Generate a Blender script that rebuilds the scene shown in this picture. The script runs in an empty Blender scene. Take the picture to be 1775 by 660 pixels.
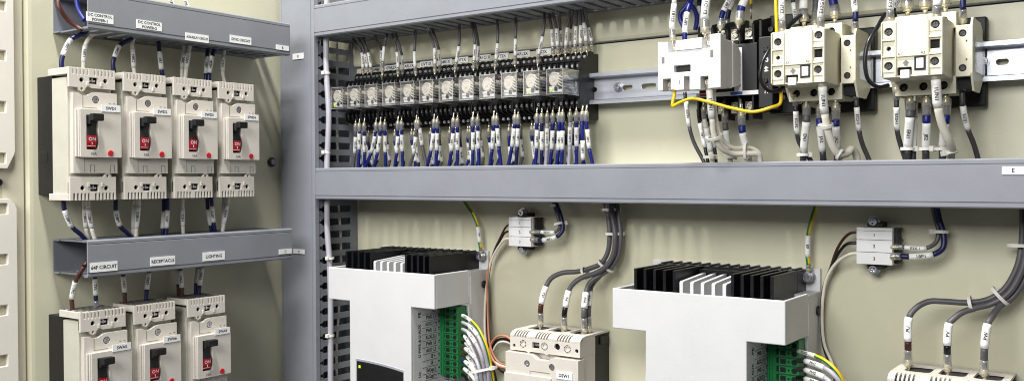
import bpy, bmesh, math, random
from mathutils import Vector, Matrix
from mathutils.geometry import tessellate_polygon
random.seed(7)
S = 0.001                                    # everything below is written in millimetres
C = bpy.context.scene.collection
sc = bpy.context.scene
PI = math.pi

# ------------------------------------------------------------------ camera solve (photo 1775 x 660)
FPX, YAW, PITCH, ROLL = 1603.4, .6199, .012839, .004227
CAM = Vector((990, -920, 0))
FW = Vector((-math.sin(YAW)*math.cos(PITCH), math.cos(YAW)*math.cos(PITCH), -math.sin(PITCH)))
R0 = Vector((math.cos(YAW), math.sin(YAW), 0)); D0 = FW.cross(R0)
RT = R0*math.cos(ROLL)+D0*math.sin(ROLL); DN = D0*math.cos(ROLL)-R0*math.sin(ROLL)
def ray(px, py): return FW*FPX+RT*(px-887.5)+DN*(py-330)
def bk(px, py, d=0):                         # measured point at distance d in front of the back wall
    v = ray(px, py); return CAM+v*((-d-CAM.y)/v.y)
def lf(px, py, e=0):                         # measured point at distance e in front of the side wall
    v = ray(px, py); return CAM+v*((e-CAM.x)/v.x)

# ------------------------------------------------------------------ materials
def lin(c):
    return tuple(((v/255)/12.92 if v/255 <= .04045 else ((v/255+.055)/1.055)**2.4) for v in c)
def mat(name, c, rough=.5, metal=0, var=.06, scale=60, bump=.0, bscale=900, spec=.5, alpha=None, aniso=None):
    m = bpy.data.materials.new(name); m.use_nodes = True
    nt = m.node_tree; b = nt.nodes['Principled BSDF']; L = nt.links
    b.inputs['Roughness'].default_value = rough; b.inputs['Metallic'].default_value = metal
    b.inputs['Specular IOR Level'].default_value = spec
    col = lin(c)
    tc = nt.nodes.new('ShaderNodeTexCoord')
    n = nt.nodes.new('ShaderNodeTexNoise'); n.inputs['Scale'].default_value = scale; n.inputs['Detail'].default_value = 6
    n.inputs['Roughness'].default_value = .65
    src = tc.outputs['Object']
    if aniso:
        mp = nt.nodes.new('ShaderNodeMapping'); mp.inputs['Scale'].default_value = aniso
        L.new(src, mp.inputs['Vector']); src = mp.outputs['Vector']
    L.new(src, n.inputs['Vector'])
    cr = nt.nodes.new('ShaderNodeMapRange'); cr.inputs['From Min'].default_value = .3; cr.inputs['From Max'].default_value = .7
    cr.inputs['To Min'].default_value = 1-var; cr.inputs['To Max'].default_value = 1+var
    L.new(n.outputs['Fac'], cr.inputs['Value'])
    mx = nt.nodes.new('ShaderNodeVectorMath'); mx.operation = 'SCALE'
    mx.inputs[0].default_value = col; L.new(cr.outputs['Result'], mx.inputs['Scale'])
    L.new(mx.outputs['Vector'], b.inputs['Base Color'])
    rr_ = nt.nodes.new('ShaderNodeMapRange'); rr_.inputs['To Min'].default_value = max(.02, rough-.08); rr_.inputs['To Max'].default_value = min(1, rough+.1)
    L.new(n.outputs['Fac'], rr_.inputs['Value']); L.new(rr_.outputs['Result'], b.inputs['Roughness'])
    if bump:
        n2 = nt.nodes.new('ShaderNodeTexNoise'); n2.inputs['Scale'].default_value = bscale; n2.inputs['Detail'].default_value = 3
        L.new(tc.outputs['Object'], n2.inputs['Vector'])
        bp = nt.nodes.new('ShaderNodeBump'); bp.inputs['Strength'].default_value = bump; bp.inputs['Distance'].default_value = .0004
        L.new(n2.outputs['Fac'], bp.inputs['Height']); L.new(bp.outputs['Normal'], b.inputs['Normal'])
    if alpha is not None: b.inputs['Alpha'].default_value = alpha
    return m
def clear(name, tint, gloss=.12, haze=.1):
    m = bpy.data.materials.new(name); m.use_nodes = True; nt = m.node_tree; nt.nodes.clear(); L = nt.links
    out = nt.nodes.new('ShaderNodeOutputMaterial')
    tr = nt.nodes.new('ShaderNodeBsdfTransparent'); tr.inputs['Color'].default_value = (*tint, 1)
    gl = nt.nodes.new('ShaderNodeBsdfGlossy'); gl.inputs['Roughness'].default_value = .06
    df = nt.nodes.new('ShaderNodeBsdfDiffuse'); df.inputs['Color'].default_value = (.8, .8, .8, 1)
    lw = nt.nodes.new('ShaderNodeLayerWeight'); lw.inputs['Blend'].default_value = .45
    mr = nt.nodes.new('ShaderNodeMapRange'); mr.inputs['To Min'].default_value = gloss; mr.inputs['To Max'].default_value = .42
    L.new(lw.outputs['Facing'], mr.inputs['Value'])
    m1 = nt.nodes.new('ShaderNodeMixShader'); m1.inputs['Fac'].default_value = haze
    L.new(tr.outputs[0], m1.inputs[1]); L.new(df.outputs[0], m1.inputs[2])
    m2 = nt.nodes.new('ShaderNodeMixShader'); L.new(mr.outputs['Result'], m2.inputs['Fac'])
    L.new(m1.outputs[0], m2.inputs[1]); L.new(gl.outputs[0], m2.inputs[2]); L.new(m2.outputs[0], out.inputs['Surface'])
    return m
M = dict(
    panel=mat('cream panel paint', (206, 203, 178), .36, var=.045, scale=7, bump=.25, bscale=500),
    plate=mat('white frame paint', (228, 224, 212), .45, var=.02),
    frame=mat('frame cream', (206, 200, 178), .5, var=.03),
    olive=mat('shaded gap olive', (34, 31, 22), .7),  # shell coloured dark so the gap beside the frame looks shaded
    duct=mat('grey pvc duct', (134, 137, 144), .4, var=.06, scale=16, bump=.25, bscale=1400, aniso=(1, 1, 1)),
    ductin=mat('grey pvc duct body', (122, 125, 133), .5, var=.05, bump=.15),
    brk=mat('breaker plastic', (212, 206, 196), .42, var=.03, scale=80, bump=.3, bscale=1500),
    brkside=mat('breaker side plastic', (196, 194, 180), .5, var=.05, scale=40, bump=.2),
    white=mat('white plastic', (214, 214, 215), .4, var=.025, scale=30, bump=.25, bscale=1300),
    coolwhite=mat('white module plastic', (232, 232, 232), .45, var=.03, scale=40, bump=.1),
    cream=mat('cream plastic', (226, 221, 198), .42, var=.05, scale=70, bump=.3, bscale=1200),
    black=mat('black plastic', (15, 15, 17), .5, var=.12, scale=120, bump=.2),
    dark=mat('recess shade black', (14, 14, 16), .75),  # near-black colour standing in for shade in holes, slots and gaps
    anod=mat('black anodised aluminium', (22, 23, 28), .36, metal=.3, var=.2, scale=200, bump=.1),
    alu=mat('aluminium', (206, 210, 220), .35, metal=.55, var=.05, scale=40),
    metal=mat('zinc steel', (205, 206, 212), .28, metal=.95, var=.08, scale=90, aniso=(1, 1, 8)),
    rail=mat('bright zinc rail', (216, 220, 228), .33, metal=.75, var=.08, scale=30, aniso=(.3, 1, 6)),
    tin=mat('tinned copper', (226, 220, 205), .25, metal=.9, var=.15, scale=400),
    barrel=mat('cream tinned barrel', (222, 214, 184), .3, metal=.55, var=.1, scale=300), steel=mat('dark steel screw', (58, 57, 58), .3, metal=.8, var=.2, scale=300),
    brass=mat('brass', (214, 180, 96), .28, metal=.95, var=.1, scale=300),
    copper=mat('copper', (176, 96, 60), .4, metal=.7),
    silver=mat('coil foil', (236, 230, 218), .25, metal=.12, var=.16, scale=380, bump=.12, bscale=260),
    red=mat('red plastic', (196, 22, 36), .4, var=.04), redl=mat('red label', (208, 18, 44), .5, var=.03),
    bluel=mat('blue label', (40, 84, 170), .5),
    label=mat('white label', (240, 240, 240), .55, var=.015),
    ink=mat('black ink', (22, 22, 26), .6), inkg=mat('grey ink', (120, 118, 116), .6), inkw=mat('white ink', (240, 235, 235), .6),
    sleeve=mat('white marker tube', (236, 236, 232), .4, var=.02),
    tie=mat('nylon tie', (226, 224, 216), .4, var=.03),
    blue=mat('blue vinyl', (13, 28, 112), .38, var=.08, scale=90), navy=mat('navy vinyl', (14, 22, 74), .42, var=.08),
    gray=mat('grey vinyl', (90, 88, 91), .42, var=.06), lgray=mat('light grey vinyl', (176, 174, 182), .4, var=.06, scale=50),
    wwire=mat('white vinyl', (228, 224, 212), .42, var=.04), pink=mat('cream white vinyl', (236, 230, 214), .45, var=.04),
    dgray=mat('dark grey vinyl', (62, 60, 62), .4, var=.06),
    bwire=mat('black vinyl', (22, 20, 24), .3), brown=mat('brown vinyl', (72, 36, 28), .4), tan=mat('salmon vinyl', (196, 132, 104), .4),
    yellow=mat('yellow vinyl', (236, 196, 20), .38), ygreen=mat('green vinyl', (24, 120, 60), .4),
    green=mat('green connector plastic', (22, 128, 66), .4, var=.08, scale=120), dgreen=mat('dark green', (14, 70, 40), .5),
    boot=clear('clear vinyl cap', (.9, .88, .8), .1, .22), cover=clear('clear relay cover', (.97, .97, .97), .08, .015),
    edge=clear('cover edge glint', (.9, .9, .92), .35, .35), smoke=clear('smoky tube', (.45, .42, .42), .2, .12),  # edge: hazy and glossy to imitate bright reflections along the cover
    glassy=clear('terminal shield', (.92, .93, .93), .08, .05),
)
def emis(name, c, s):
    m = bpy.data.materials.new(name); m.use_nodes = True; b = m.node_tree.nodes['Principled BSDF']
    b.inputs['Base Color'].default_value = (*lin(c), 1); b.inputs['Emission Color'].default_value = (*lin(c), 1); b.inputs['Emission Strength'].default_value = s
    return m
M['led'] = emis('lit led', (190, 235, 30), .9)

# ------------------------------------------------------------------ mesh helpers
SPLIT = {'terminal_barrier', 'mark', 'recess', 'rib', 'cover_hole_shade', 'socket_dark', 'seam', 'barrier', 'contact_base', 'contact_arm', 'latch', 'foot', 'pole_opening', 'contact_card'}
class MB:
    def __init__(s): s.bm = bmesh.new(); s.k = 0
    def face(s, vs, sm=False):
        try:
            f = s.bm.faces.new(vs); f.material_index = s.k; f.smooth = sm; return f
        except ValueError: return None
    def box(s, x0, x1, y0, y1, z0, z1):
        v = [s.bm.verts.new((x, y, z)) for x in (x0, x1) for y in (y0, y1) for z in (z0, z1)]
        for q in ((0, 1, 3, 2), (4, 6, 7, 5), (0, 4, 5, 1), (2, 3, 7, 6), (0, 2, 6, 4), (1, 5, 7, 3)): s.face([v[i] for i in q])
        return s
    def ext(s, axis, loops, a, b, sm=False):
        """plate with holes: loops of 2D points, first the outline, extruded from a to b along axis"""
        def P(p, c): return {'x': (c, p[0], p[1]), 'y': (p[0], c, p[1]), 'z': (p[0], p[1], c)}[axis]
        fl = [p for l in loops for p in l]
        A = [s.bm.verts.new(P(p, a)) for p in fl]; B = [s.bm.verts.new(P(p, b)) for p in fl]
        if len(loops) == 1:
            s.face(A); s.face(B[::-1])
        else:
            for t in tessellate_polygon([[Vector((p[0], p[1], 0)) for p in l] for l in loops]):
                s.face([A[i] for i in t]); s.face([B[i] for i in t][::-1])
        o = 0
        for l in loops:
            n = len(l)
            for i in range(n): s.face([A[o+i], A[o+(i+1) % n], B[o+(i+1) % n], B[o+i]], sm)
            o += n
        return s
    def cyl(s, axis, c, r, a, b, n=18, r2=None):
        r2 = r if r2 is None else r2
        def P(u, w, t): return {'x': (t, c[0]+u, c[1]+w), 'y': (c[0]+u, t, c[1]+w), 'z': (c[0]+u, c[1]+w, t)}[axis]
        A = [s.bm.verts.new(P(r*math.cos(2*PI*i/n), r*math.sin(2*PI*i/n), a)) for i in range(n)]
        B = [s.bm.verts.new(P(r2*math.cos(2*PI*i/n), r2*math.sin(2*PI*i/n), b)) for i in range(n)]
        s.face(A); s.face(B[::-1])
        for i in range(n): s.face([A[i], A[(i+1) % n], B[(i+1) % n], B[i]], True)
        return s
    def tube(s, pts, r, n=10, stripe=None, radii=None):
        fr = frames(pts); rings = []
        for i, (p, t, u, w) in enumerate(fr):
            q = radii[i] if radii else r
            rings.append([s.bm.verts.new(p+u*(q*math.cos(2*PI*j/n))+w*(q*math.sin(2*PI*j/n))) for j in range(n)])
        for a, b in zip(rings, rings[1:]):
            for j in range(n):
                f = s.face([a[j], a[(j+1) % n], b[(j+1) % n], b[j]], True)
                if stripe and f and j in stripe: f.material_index = 1
        s.face(rings[0][::-1]); s.face(rings[-1]); return s
    def obj(s, name, m, parent=None, bevel=0, off=None):
        bmesh.ops.recalc_face_normals(s.bm, faces=s.bm.faces)
        if name in SPLIT:                    # loose pieces become parts of their own
            todo = set(s.bm.verts); out = []
            while todo:
                st = [todo.pop()]; isl = set(st)
                while st:
                    for e in st.pop().link_edges:
                        for v in e.verts:
                            if v in todo: todo.discard(v); isl.add(v); st.append(v)
                out.append(isl)
            if len(out) > 1:
                r = None
                for isl in sorted(out, key=lambda q: min(tuple(v.co) for v in q)):
                    b = MB(); mp = {v: b.bm.verts.new(v.co) for v in sorted(isl, key=lambda v: tuple(v.co))}
                    for f in s.bm.faces:
                        if f.verts[0] in isl: b.face([mp[v] for v in f.verts], f.smooth)
                    r = b.obj(name, m, parent, bevel, off)
                s.bm.free(); return r
        me = bpy.data.meshes.new(name)
        for v in s.bm.verts: v.co = (v.co-off if off else v.co)*S
        s.bm.to_mesh(me); s.bm.free()
        for x in (m if isinstance(m, (list, tuple)) else [m]): me.materials.append(M[x])
        return link(name, me, parent, bevel)
def link(name, me, parent=None, bevel=0):
    o = bpy.data.objects.new(name, me); C.objects.link(o)
    if parent: o.parent = parent
    if bevel:
        b = o.modifiers.new('bevel', 'BEVEL'); b.width = bevel*S; b.segments = 2; b.limit_method = 'ANGLE'; b.angle_limit = .6
    return o
def frames(pts):
    pts = [Vector(p) for p in pts]; out = []; u = None
    for i, p in enumerate(pts):
        t = (pts[min(i+1, len(pts)-1)]-pts[max(i-1, 0)]).normalized()
        if u is None:
            v = (CAM-p).normalized(); u = (v-t*v.dot(t)).normalized()
        else: u = (u-t*u.dot(t)).normalized()
        out.append((p, t, u, t.cross(u)))
    return out
def rr(x0, z0, x1, z1, r=0, n=3):
    if r <= 0: return [(x0, z0), (x1, z0), (x1, z1), (x0, z1)]
    o = []
    for cx, cz, a in ((x1-r, z0+r, -PI/2), (x1-r, z1-r, 0), (x0+r, z1-r, PI/2), (x0+r, z0+r, PI)):
        o += [(cx+r*math.cos(a+PI/2*i/n), cz+r*math.sin(a+PI/2*i/n)) for i in range(n+1)]
    return o
def circ(cx, cz, r, n=16): return [(cx+r*math.cos(2*PI*i/n), cz+r*math.sin(2*PI*i/n)) for i in range(n)]
def tag(o, label, cat, group=None, kind=None):
    o['label'] = label; o['category'] = cat
    if group: o['group'] = group
    if kind: o['kind'] = kind
    return o
def thing(name, label, cat, loc=(0, 0, 0), rot=(0, 0, 0), group=None):
    o = bpy.data.objects.new(name, None); C.objects.link(o); o.location = Vector(loc)*S; o.rotation_euler = rot; o.empty_display_size = .01
    return tag(o, label, cat, group)
def struct(o): o['kind'] = 'structure'; return o
def copy_thing(o, loc, label, group=None):
    def rec(a, p):
        c = a.copy(); C.objects.link(c)
        if p: c.parent = p
        for ch in kids.get(a, []): rec(ch, c)
        return c
    kids = {}
    for x in bpy.data.objects:
        if x.parent: kids.setdefault(x.parent, []).append(x)
    r = rec(o, None); r.location = Vector(loc)*S; r['label'] = label
    if group: r['group'] = group
    return r
# lettering
_t = {}
def glyphs(txt):
    if txt in _t: return _t[txt]
    cu = bpy.data.curves.new('t', 'FONT'); cu.body = txt; cu.size = 1; cu.resolution_u = 2; cu.align_x = 'CENTER'; cu.offset = .024
    ob = bpy.data.objects.new('t', cu); C.objects.link(ob)
    dg = bpy.context.evaluated_depsgraph_get(); me = ob.evaluated_get(dg).to_mesh()
    vs = [v.co.copy() for v in me.vertices]; fs = [tuple(p.vertices) for p in me.polygons]
    ob.evaluated_get(dg).to_mesh_clear(); bpy.data.objects.remove(ob); bpy.data.curves.remove(cu)
    if vs:
        ys = [v.y for v in vs]; my = (0+.7)/2
        vs = [(v.x, v.y-my) for v in vs]
    _t[txt] = (vs, fs); return _t[txt]
def text_obj(txt, size, org, ux, uz, m, parent, wid=1.0, off=None):
    """flat lettering: cap height ~0.7*size, centred at org, reading along ux, up along uz"""
    vs, fs = glyphs(txt); bm = bmesh.new(); org, ux, uz = Vector(org), Vector(ux), Vector(uz)
    v = [bm.verts.new(org+ux*(x*size*wid)+uz*(y*size)) for x, y in vs]
    for f in fs:
        try: bm.faces.new([v[i] for i in f])
        except ValueError: pass
    me = bpy.data.meshes.new('lettering')
    for q in bm.verts: q.co = (q.co-off if off else q.co)*S
    bm.to_mesh(me); bm.free(); me.materials.append(M[m]); return link('lettering', me, parent)
def sleeve_text(txt, pts, r, parent, off, flip=False, size=None, side=0):
    vs, fs = glyphs(txt)
    fr = frames(pts); P, T, U, W = fr[len(fr)//2]
    L = (pts[-1]-pts[0]).length
    T = (pts[-1]-pts[0]).normalized()
    v = (CAM-P).normalized(); U = (v-T*v.dot(T)).normalized(); W = U.cross(T)
    size = size or (r*1.5 if r < 3.4 else r*1.25)
    w = max(x for x, y in vs)-min(x for x, y in vs)
    sx = size*1.0
    if w*sx > L*.86: sx = L*.86/w
    sg = -1 if flip else 1
    P = (pts[0]+pts[-1])/2
    # bow of the curved sleeve: use nearest frame
    bm = bmesh.new(); vv = []
    for x, y in vs: vv.append(bm.verts.new((x, y, 0)))
    for f in fs:
        try: bm.faces.new([vv[i] for i in f])
        except ValueError: pass
    bmesh.ops.subdivide_edges(bm, edges=bm.edges, cuts=1)
    cum = [0]
    for a, b in zip(pts, pts[1:]): cum.append(cum[-1]+(b-a).length)
    for q in bm.verts:
        s_ = cum[-1]/2+sg*q.co.x*sx; s_ = min(max(s_, 0), cum[-1]-1e-6)
        i = max(k for k in range(len(cum)-1) if cum[k] <= s_)
        t = (s_-cum[i])/max(cum[i+1]-cum[i], 1e-6); c = pts[i].lerp(pts[i+1], t)
        a = sg*q.co.y*size/r*.9+side
        q.co = (c+U*(math.cos(a)*(r+.12))+W*(math.sin(a)*(r+.12))-off)*S
    me = bpy.data.meshes.new('lettering'); bm.to_mesh(me); bm.free(); me.materials.append(M['ink']); link('lettering', me, parent)
def cr(pts, n=5):
    """Catmull-Rom through the control points, one list of samples per interval"""
    P = [Vector(p) for p in pts]; out = []
    for i in range(len(P)-1):
        p0 = P[max(i-1, 0)]; p1 = P[i]; p2 = P[i+1]; p3 = P[min(i+2, len(P)-1)]
        if i == 0: p0 = p1*2-p2
        if i == len(P)-2: p3 = p2*2-p1
        seg = []
        d = lambda a, b: max((a-b).length, 1e-3)**.5
        t0 = 0; t1 = d(p0, p1); t2 = t1+d(p1, p2); t3 = t2+d(p2, p3)
        for k in range(n+1):
            t = t1+(t2-t1)*k/n
            A1 = p0*((t1-t)/(t1-t0))+p1*((t-t0)/(t1-t0)); A2 = p1*((t2-t)/(t2-t1))+p2*((t-t1)/(t2-t1)); A3 = p2*((t3-t)/(t3-t2))+p3*((t-t2)/(t3-t2))
            B1 = A1*((t2-t)/(t2-t0))+A2*((t-t0)/(t2-t0)); B2 = A2*((t3-t)/(t3-t1))+A3*((t-t1)/(t3-t1))
            seg.append(B1*((t2-t)/(t2-t1))+B2*((t-t1)/(t2-t1)))
        out.append(seg)
    return out
def wire(pts, segs, r, col, label, txt=None, group=None, name='wire', flip=False, cat='wire', sm=1.15, side=0, gy=False, lugr=1.5):
    """pts: 3D control points, segs: one style per interval  i insulation, s marker sleeve, b clear cap over the crimp, t lug tongue, or a material name for a coloured collar"""
    segs = segs.split() if isinstance(segs, str) else segs
    assert len(segs) == len(pts)-1, (label, len(segs), len(pts))
    base = Vector(pts[-1]); root = thing(name, label, cat, base, group=group)
    cs = cr(pts); i = 0
    while i < len(segs):
        j = i
        while j+1 < len(segs) and segs[j+1] == segs[i]: j += 1
        P = cs[i][:]
        for k in range(i+1, j+1): P += cs[k][1:]
        k = segs[i]; m = MB()
        if k in 'bt' and 's' in segs[j:]: P = P[::-1]
        if k == 'i':
            if gy: m.tube(P, r, 12, stripe=(0, 1, 2, 3, 4, 5)).obj('insulation', ['yellow', 'ygreen'], root, off=base)
            else: m.tube(P, r, 10).obj('insulation', col, root, off=base)
        elif k == 's':
            o = m.tube(P, r*sm, 12).obj('marker_sleeve', 'sleeve', root, off=base)
            if txt: sleeve_text(txt, P, r*sm, o, base, flip, side=side)
        elif k == 'b':
            n = len(P); e = r*1.34
            m.tube(P, e, 12, radii=[e*(.9+.16*q/(n-1)) for q in range(n)]).obj('clear_cap', 'boot', root, off=base)
            m = MB(); m.tube(P[:n//2+1], r*.92, 8)
            o = m.obj('crimp', 'gray' if col in ('gray', 'wwire', 'dgray', 'lgray') else col, root, off=base)
            q = P[n//2:]+[P[-1]+(P[-1]-P[-2]).normalized()*r*.5]; m = MB(); m.tube(q, r*.98, 12).obj('barrel', 'barrel', root, off=base)
        elif k == 't':
            a, b = P[0], P[-1]; m.tube([a, a.lerp(b, .5), b], r*.75, 8, radii=[r*.85, r*.5, r*.45])
            m.obj('terminal_lug', 'tin', root, off=base)
        else: m.tube(P, r*1.12, 10).obj('collar', k, root, off=base)
        i = j+1
    return root
def tie(p, t, r, label, parent=None, ang=0, rx=None):
    """nylon cable tie: a band round a bundle of radius r at p, axis t, with its square head"""
    p, t = Vector(p), Vector(t).normalized(); v = (CAM-p).normalized(); u = (v-t*v.dot(t)).normalized(); w = t.cross(u)
    rx = rx or r; m = MB(); n = 20; ring = []
    for q in range(n):
        a = 2*PI*q/n; c = p+u*(math.cos(a)*r)+w*(math.sin(a)*rx); o = (u*math.cos(a)+w*math.sin(a)).normalized()
        ring.append([m.bm.verts.new(x) for x in (c-t*1.4, c+t*1.4, c+o*.8+t*1.4, c+o*.8-t*1.4)])
    for q in range(n):
        a, b = ring[q], ring[(q+1) % n]
        for k in range(4): m.face([a[k], a[(k+1) % 4], b[(k+1) % 4], b[k]])
    root = thing('cable_tie', label, 'cable tie', p)
    m.obj('band', 'tie', root, off=p)
    c = p+u*(math.cos(ang)*r)+w*(math.sin(ang)*rx); o = (u*math.cos(ang)+w*math.sin(ang)).normalized(); s_ = t.cross(o)
    m = MB(); vs = []
    for a in (-2.4, 2.4):
        for b in (-1, 3.2):
            for d in (-2.6, 2.6): vs.append(m.bm.verts.new(c+t*a+o*b+s_*d))
    for q in ((0, 1, 3, 2), (4, 6, 7, 5), (0, 4, 5, 1), (2, 3, 7, 6), (0, 2, 6, 4), (1, 5, 7, 3)): m.face([vs[i] for i in q])
    m.obj('head', 'tie', root, bevel=.5, off=p); return root
# screw heads as shared meshes, facing -y, centre at origin, front at y=0
_s = {}
def screw_mesh(r, m='metal'):
    k = (round(r, 2), m)
    if k in _s: return _s[k]
    b = MB(); a = r*.16; c = r*.6
    cross = [(a, a), (a, c), (-a, c), (-a, a), (-c, a), (-c, -a), (-a, -a), (-a, -c), (a, -c), (a, -a), (c, -a), (c, a)]
    b.ext('y', [circ(0, 0, r*.86, 20), cross], -r*.35, 0); b.cyl('y', (0, 0), r, r*.15, r*.9, 20); b.cyl('y', (0, 0), r*.86, 0, r*.16, 20, r)
    bmesh.ops.recalc_face_normals(b.bm, faces=b.bm.faces)
    me = bpy.data.meshes.new('screw')
    for v in b.bm.verts: v.co *= S
    b.bm.to_mesh(me); b.bm.free(); me.materials.append(M[m]); _s[k] = me; return me
def screw(parent, x, y, z, r, name='screw', m='metal', rot=None):
    o = link(name, screw_mesh(r, m), parent); o.location = Vector((x, y, z))*S
    o.rotation_euler = rot or (0, random.uniform(0, 1.5), 0); return o

# ------------------------------------------------------------------ the setting
m = MB(); m.box(-40, 1250, 0, 2.5, -420, 152.4)
back = struct(m.obj('back_wall', 'panel'))
m = MB(); m.ext('x', [[(0, 160), (-1, 157), (-3, 154.6), (-4.5, 155), (-6, 158), (-6, 480), (0, 480)]], -40, 1250)
struct(m.obj('upper_back_wall', 'panel'))
m = MB(); m.box(-40, 1250, 3, 6, 152.6, 154.3)
struct(m.obj('wall_seam_shade', 'dark'))  # dark strip gives the gap between the sheets its shade
m = MB(); m.box(-2.5, 0, -413, -6, -420, 480); m.ext('z', [[(-2.5, -413), (0, -413), (-.5, -416.5), (-5, -418.5), (-14, -419), (-14, -417), (-5, -416.5), (-2.8, -415)]], -420, 480)
struct(m.obj('side_wall', 'panel'))
m = MB(); m.box(-60, -40, -900, -10, -420, 480); struct(m.obj('cabinet_shell', 'olive'))
ya = lf(40, 300, -6).y; yb = lf(27, 300, 2).y
m = MB(); m.box(-8, -4, -700, ya, -420, 480); m.box(-30, -8.2, ya-2, ya, -420, 480)
struct(m.obj('frame_post', 'frame', bevel=.8))
# perforated frame plate with square holes, in two lengths meeting at a screw
zz = lambda py: lf(10, py, 2).z
fp = thing('perforated_frame_plate', 'white perforated frame plate at the left edge, upper length with square holes', 'frame plate', (2, yb, 0))
y1 = lf(15, 300, 2).y; y27 = yb
holes_u = [(3, 20), (88, 106), (176, 195), (265, 283)]; holes_l = [(352, 371), (440, 458), (528, 546), (614, 634)]
def hole(a, b, px): yy = lf(px, (a+b)/2, 2).y; return rr(yy-20, zz(b), yy, zz(a), .8, 2)
o1 = [(y27, 480), (y27-260, 480), (y27-260, zz(292)), (y1-1, zz(292)), (y27-1, zz(268)), (y27, zz(262))]
m = MB(); m.ext('x', [o1]+[hole(a, b, 11) for a, b in holes_u], -3.8, 2); m.obj('plate', 'plate', fp, bevel=.5, off=Vector((2, yb, 0)))
fp2 = thing('perforated_frame_plate', 'white perforated frame plate at the left edge, lower length below the screw', 'frame plate', (2, yb, 0))
o2 = [(y27+1, -420), (y27+1, zz(362)), (y27-1, zz(354)), (y1, zz(344)), (y27-260, zz(344)), (y27-260, -420)]
m = MB(); m.ext('x', [o2]+[hole(a, b, 14) for a, b in holes_l], -3.8, 2); m.obj('plate', 'plate', fp2, bevel=.5, off=Vector((2, yb, 0)))
p = lf(-3, 316, 0); sw = tag(link('frame_screw', screw_mesh(4.5, 'black')), 'black screw at the left edge between the two frame plates', 'screw'); sw.location = Vector((0, p.y, p.z))*S; sw.rotation_euler = (0, 0, PI/2)
p = lf(470, 281, 0); sw = thing('mounting_screw', 'dark washer-headed screw on the cream side panel right of the four breakers', 'screw', (0, p.y, p.z), (0, 0, PI/2))
screw(sw, 0, -5, 0, 4.2, 'screw_head'); m = MB(); m.cyl('y', (0, 0), 6.5, -1.5, 0, 24).cyl('y', (0, 0), 5.2, -4.5, -1.5, 24); m.obj('washer', 'dgray', sw)

# ------------------------------------------------------------------ wiring ducts
def duct(name_label, loc, rot, L, H, Dp, pitch=17.2, gap=2.2, lid0=0, lid1=None, cham=0, ends=False):
    r = thing('wiring_duct', name_label, 'wiring duct', loc, rot)
    m = MB(); m.box(0, L, -1.8, -.2, 1, H-1)
    base = 13; n = int(L/pitch)
    for zc0, zc1 in ((1, 2.6), (H-2.6, H-1)):
        m.box(0, L, -base, -1.8, zc0, zc1)
        for i in range(n+1):
            x = i*pitch; f0 = x+gap; f1 = min(x+pitch-gap, L); w_ = min(2.2, gap-1.1)
            if f0 >= L: break
            m.ext('z', [[(f0, -base), (f0+.8, -base-1.2), (f0+.8, -Dp+16), (f0-w_, -Dp+12), (f0-w_, -Dp+2), (min(f1+w_, L), -Dp+2), (min(f1+w_, L), -Dp+12), (f1-.8, -Dp+16), (f1-.8, -base-1.2), (f1, -base)]], zc0, zc1)
    m.obj('duct_body', 'ductin', r)
    lid1 = lid1 or L
    g = min(4.2, H*.1)
    m = MB(); m.ext('x', [[(-Dp+8, 0), (-Dp+1.2, 0), (-Dp, 1.2), (-Dp, g), (-Dp+.7, g+.3), (-Dp+.7, g+.9), (-Dp-.3, g+1.3), (-Dp-.3, H-g-1.3), (-Dp+.7, H-g-.9), (-Dp+.7, H-g-.3), (-Dp, H-g), (-Dp, H-1.2), (-Dp+1.2, H), (-Dp+8, H),
                           (-Dp+8, H-.8), (-Dp+1.8, H-.8), (-Dp+1.8, .8), (-Dp+8, .8)]], lid0, lid1)
    m.obj('duct_cover', 'duct', r); return r
def plate_label(parent, txt, x, z, w, h, Dp, size, col='ink', wid=1.0):
    m = MB(); m.box(x, x+w, -Dp-.9, -Dp-.35, z, z+h); o = m.obj('label_plate', 'label', parent)
    lines = txt.split('\n')
    for i, t in enumerate(lines):
        text_obj(t, size, (x+w/2, -Dp-1.0, z+h/2+(len(lines)-1-2*i)*size*.56), (1, 0, 0), (0, 0, 1), col, o, wid)
    return o
ZB0, ZC0 = 153.9+1.2, -100.5
yL = -407.0
def onleft(px, py, e, z0): q = lf(px, py, e); return q.y-yL, q.z-z0
q0 = lf(153, 49, 70); q1 = lf(503, 97, 70); q2 = lf(503, 42, 70)
dB = duct('grey slotted wiring duct on the side panel above the four breakers', (0, q0.y, q0.z), (0, 0, PI/2), q1.y-q0.y, q2.z-q1.z, 70)
def lab(d, org, txt, a, b, c, dd, e, size, wid=1):
    """label plate between photo corners a (left) and b (right), top c, bottom dd"""
    p = lf(a[0], a[1], e); q = lf(b[0], b[1], e); x0 = p.y-org.y; x1 = q.y-org.y; z0 = min(p.z, q.z)-org.z; h = c
    return plate_label(d, txt, x0, z0, x1-x0, h, e, size, wid=wid)
lab(dB, q0, 'DC CONTROL\nPOWER-1', (149, 35), (196, 43), 9.5, 0, 70, 4.2)
lab(dB, q0, 'DC CONTROL\nPOWER-2', (236, 49), (280, 55), 9.5, 0, 70, 4.2)
lab(dB, q0, 'AUX-RELAY CIRCUIT', (321, 70), (361, 68), 8.8, 0, 70, 4, .78)
lab(dB, q0, 'SYNC CIRCUIT', (398, 73), (435, 79), 9, 0, 70, 4.4, .95)
lab(dB, q0, 'B', (478, 86), (500, 88.5), 6.2, 0, 70, 4.4)
p0 = lf(152.7, 481, 70); p1 = lf(506.6, 445, 70); p2 = lf(506.6, 392.7, 70)
dC = duct('grey slotted wiring duct on the side panel between the upper and lower breakers', (0, p0.y, p0.z), (0, 0, PI/2), p1.y-p0.y, p2.z-p1.z, 70)
lab(dC, p0, '64F CIRCUIT', (155.5, 471), (203, 468), 10, 0, 70, 5.2)
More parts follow.
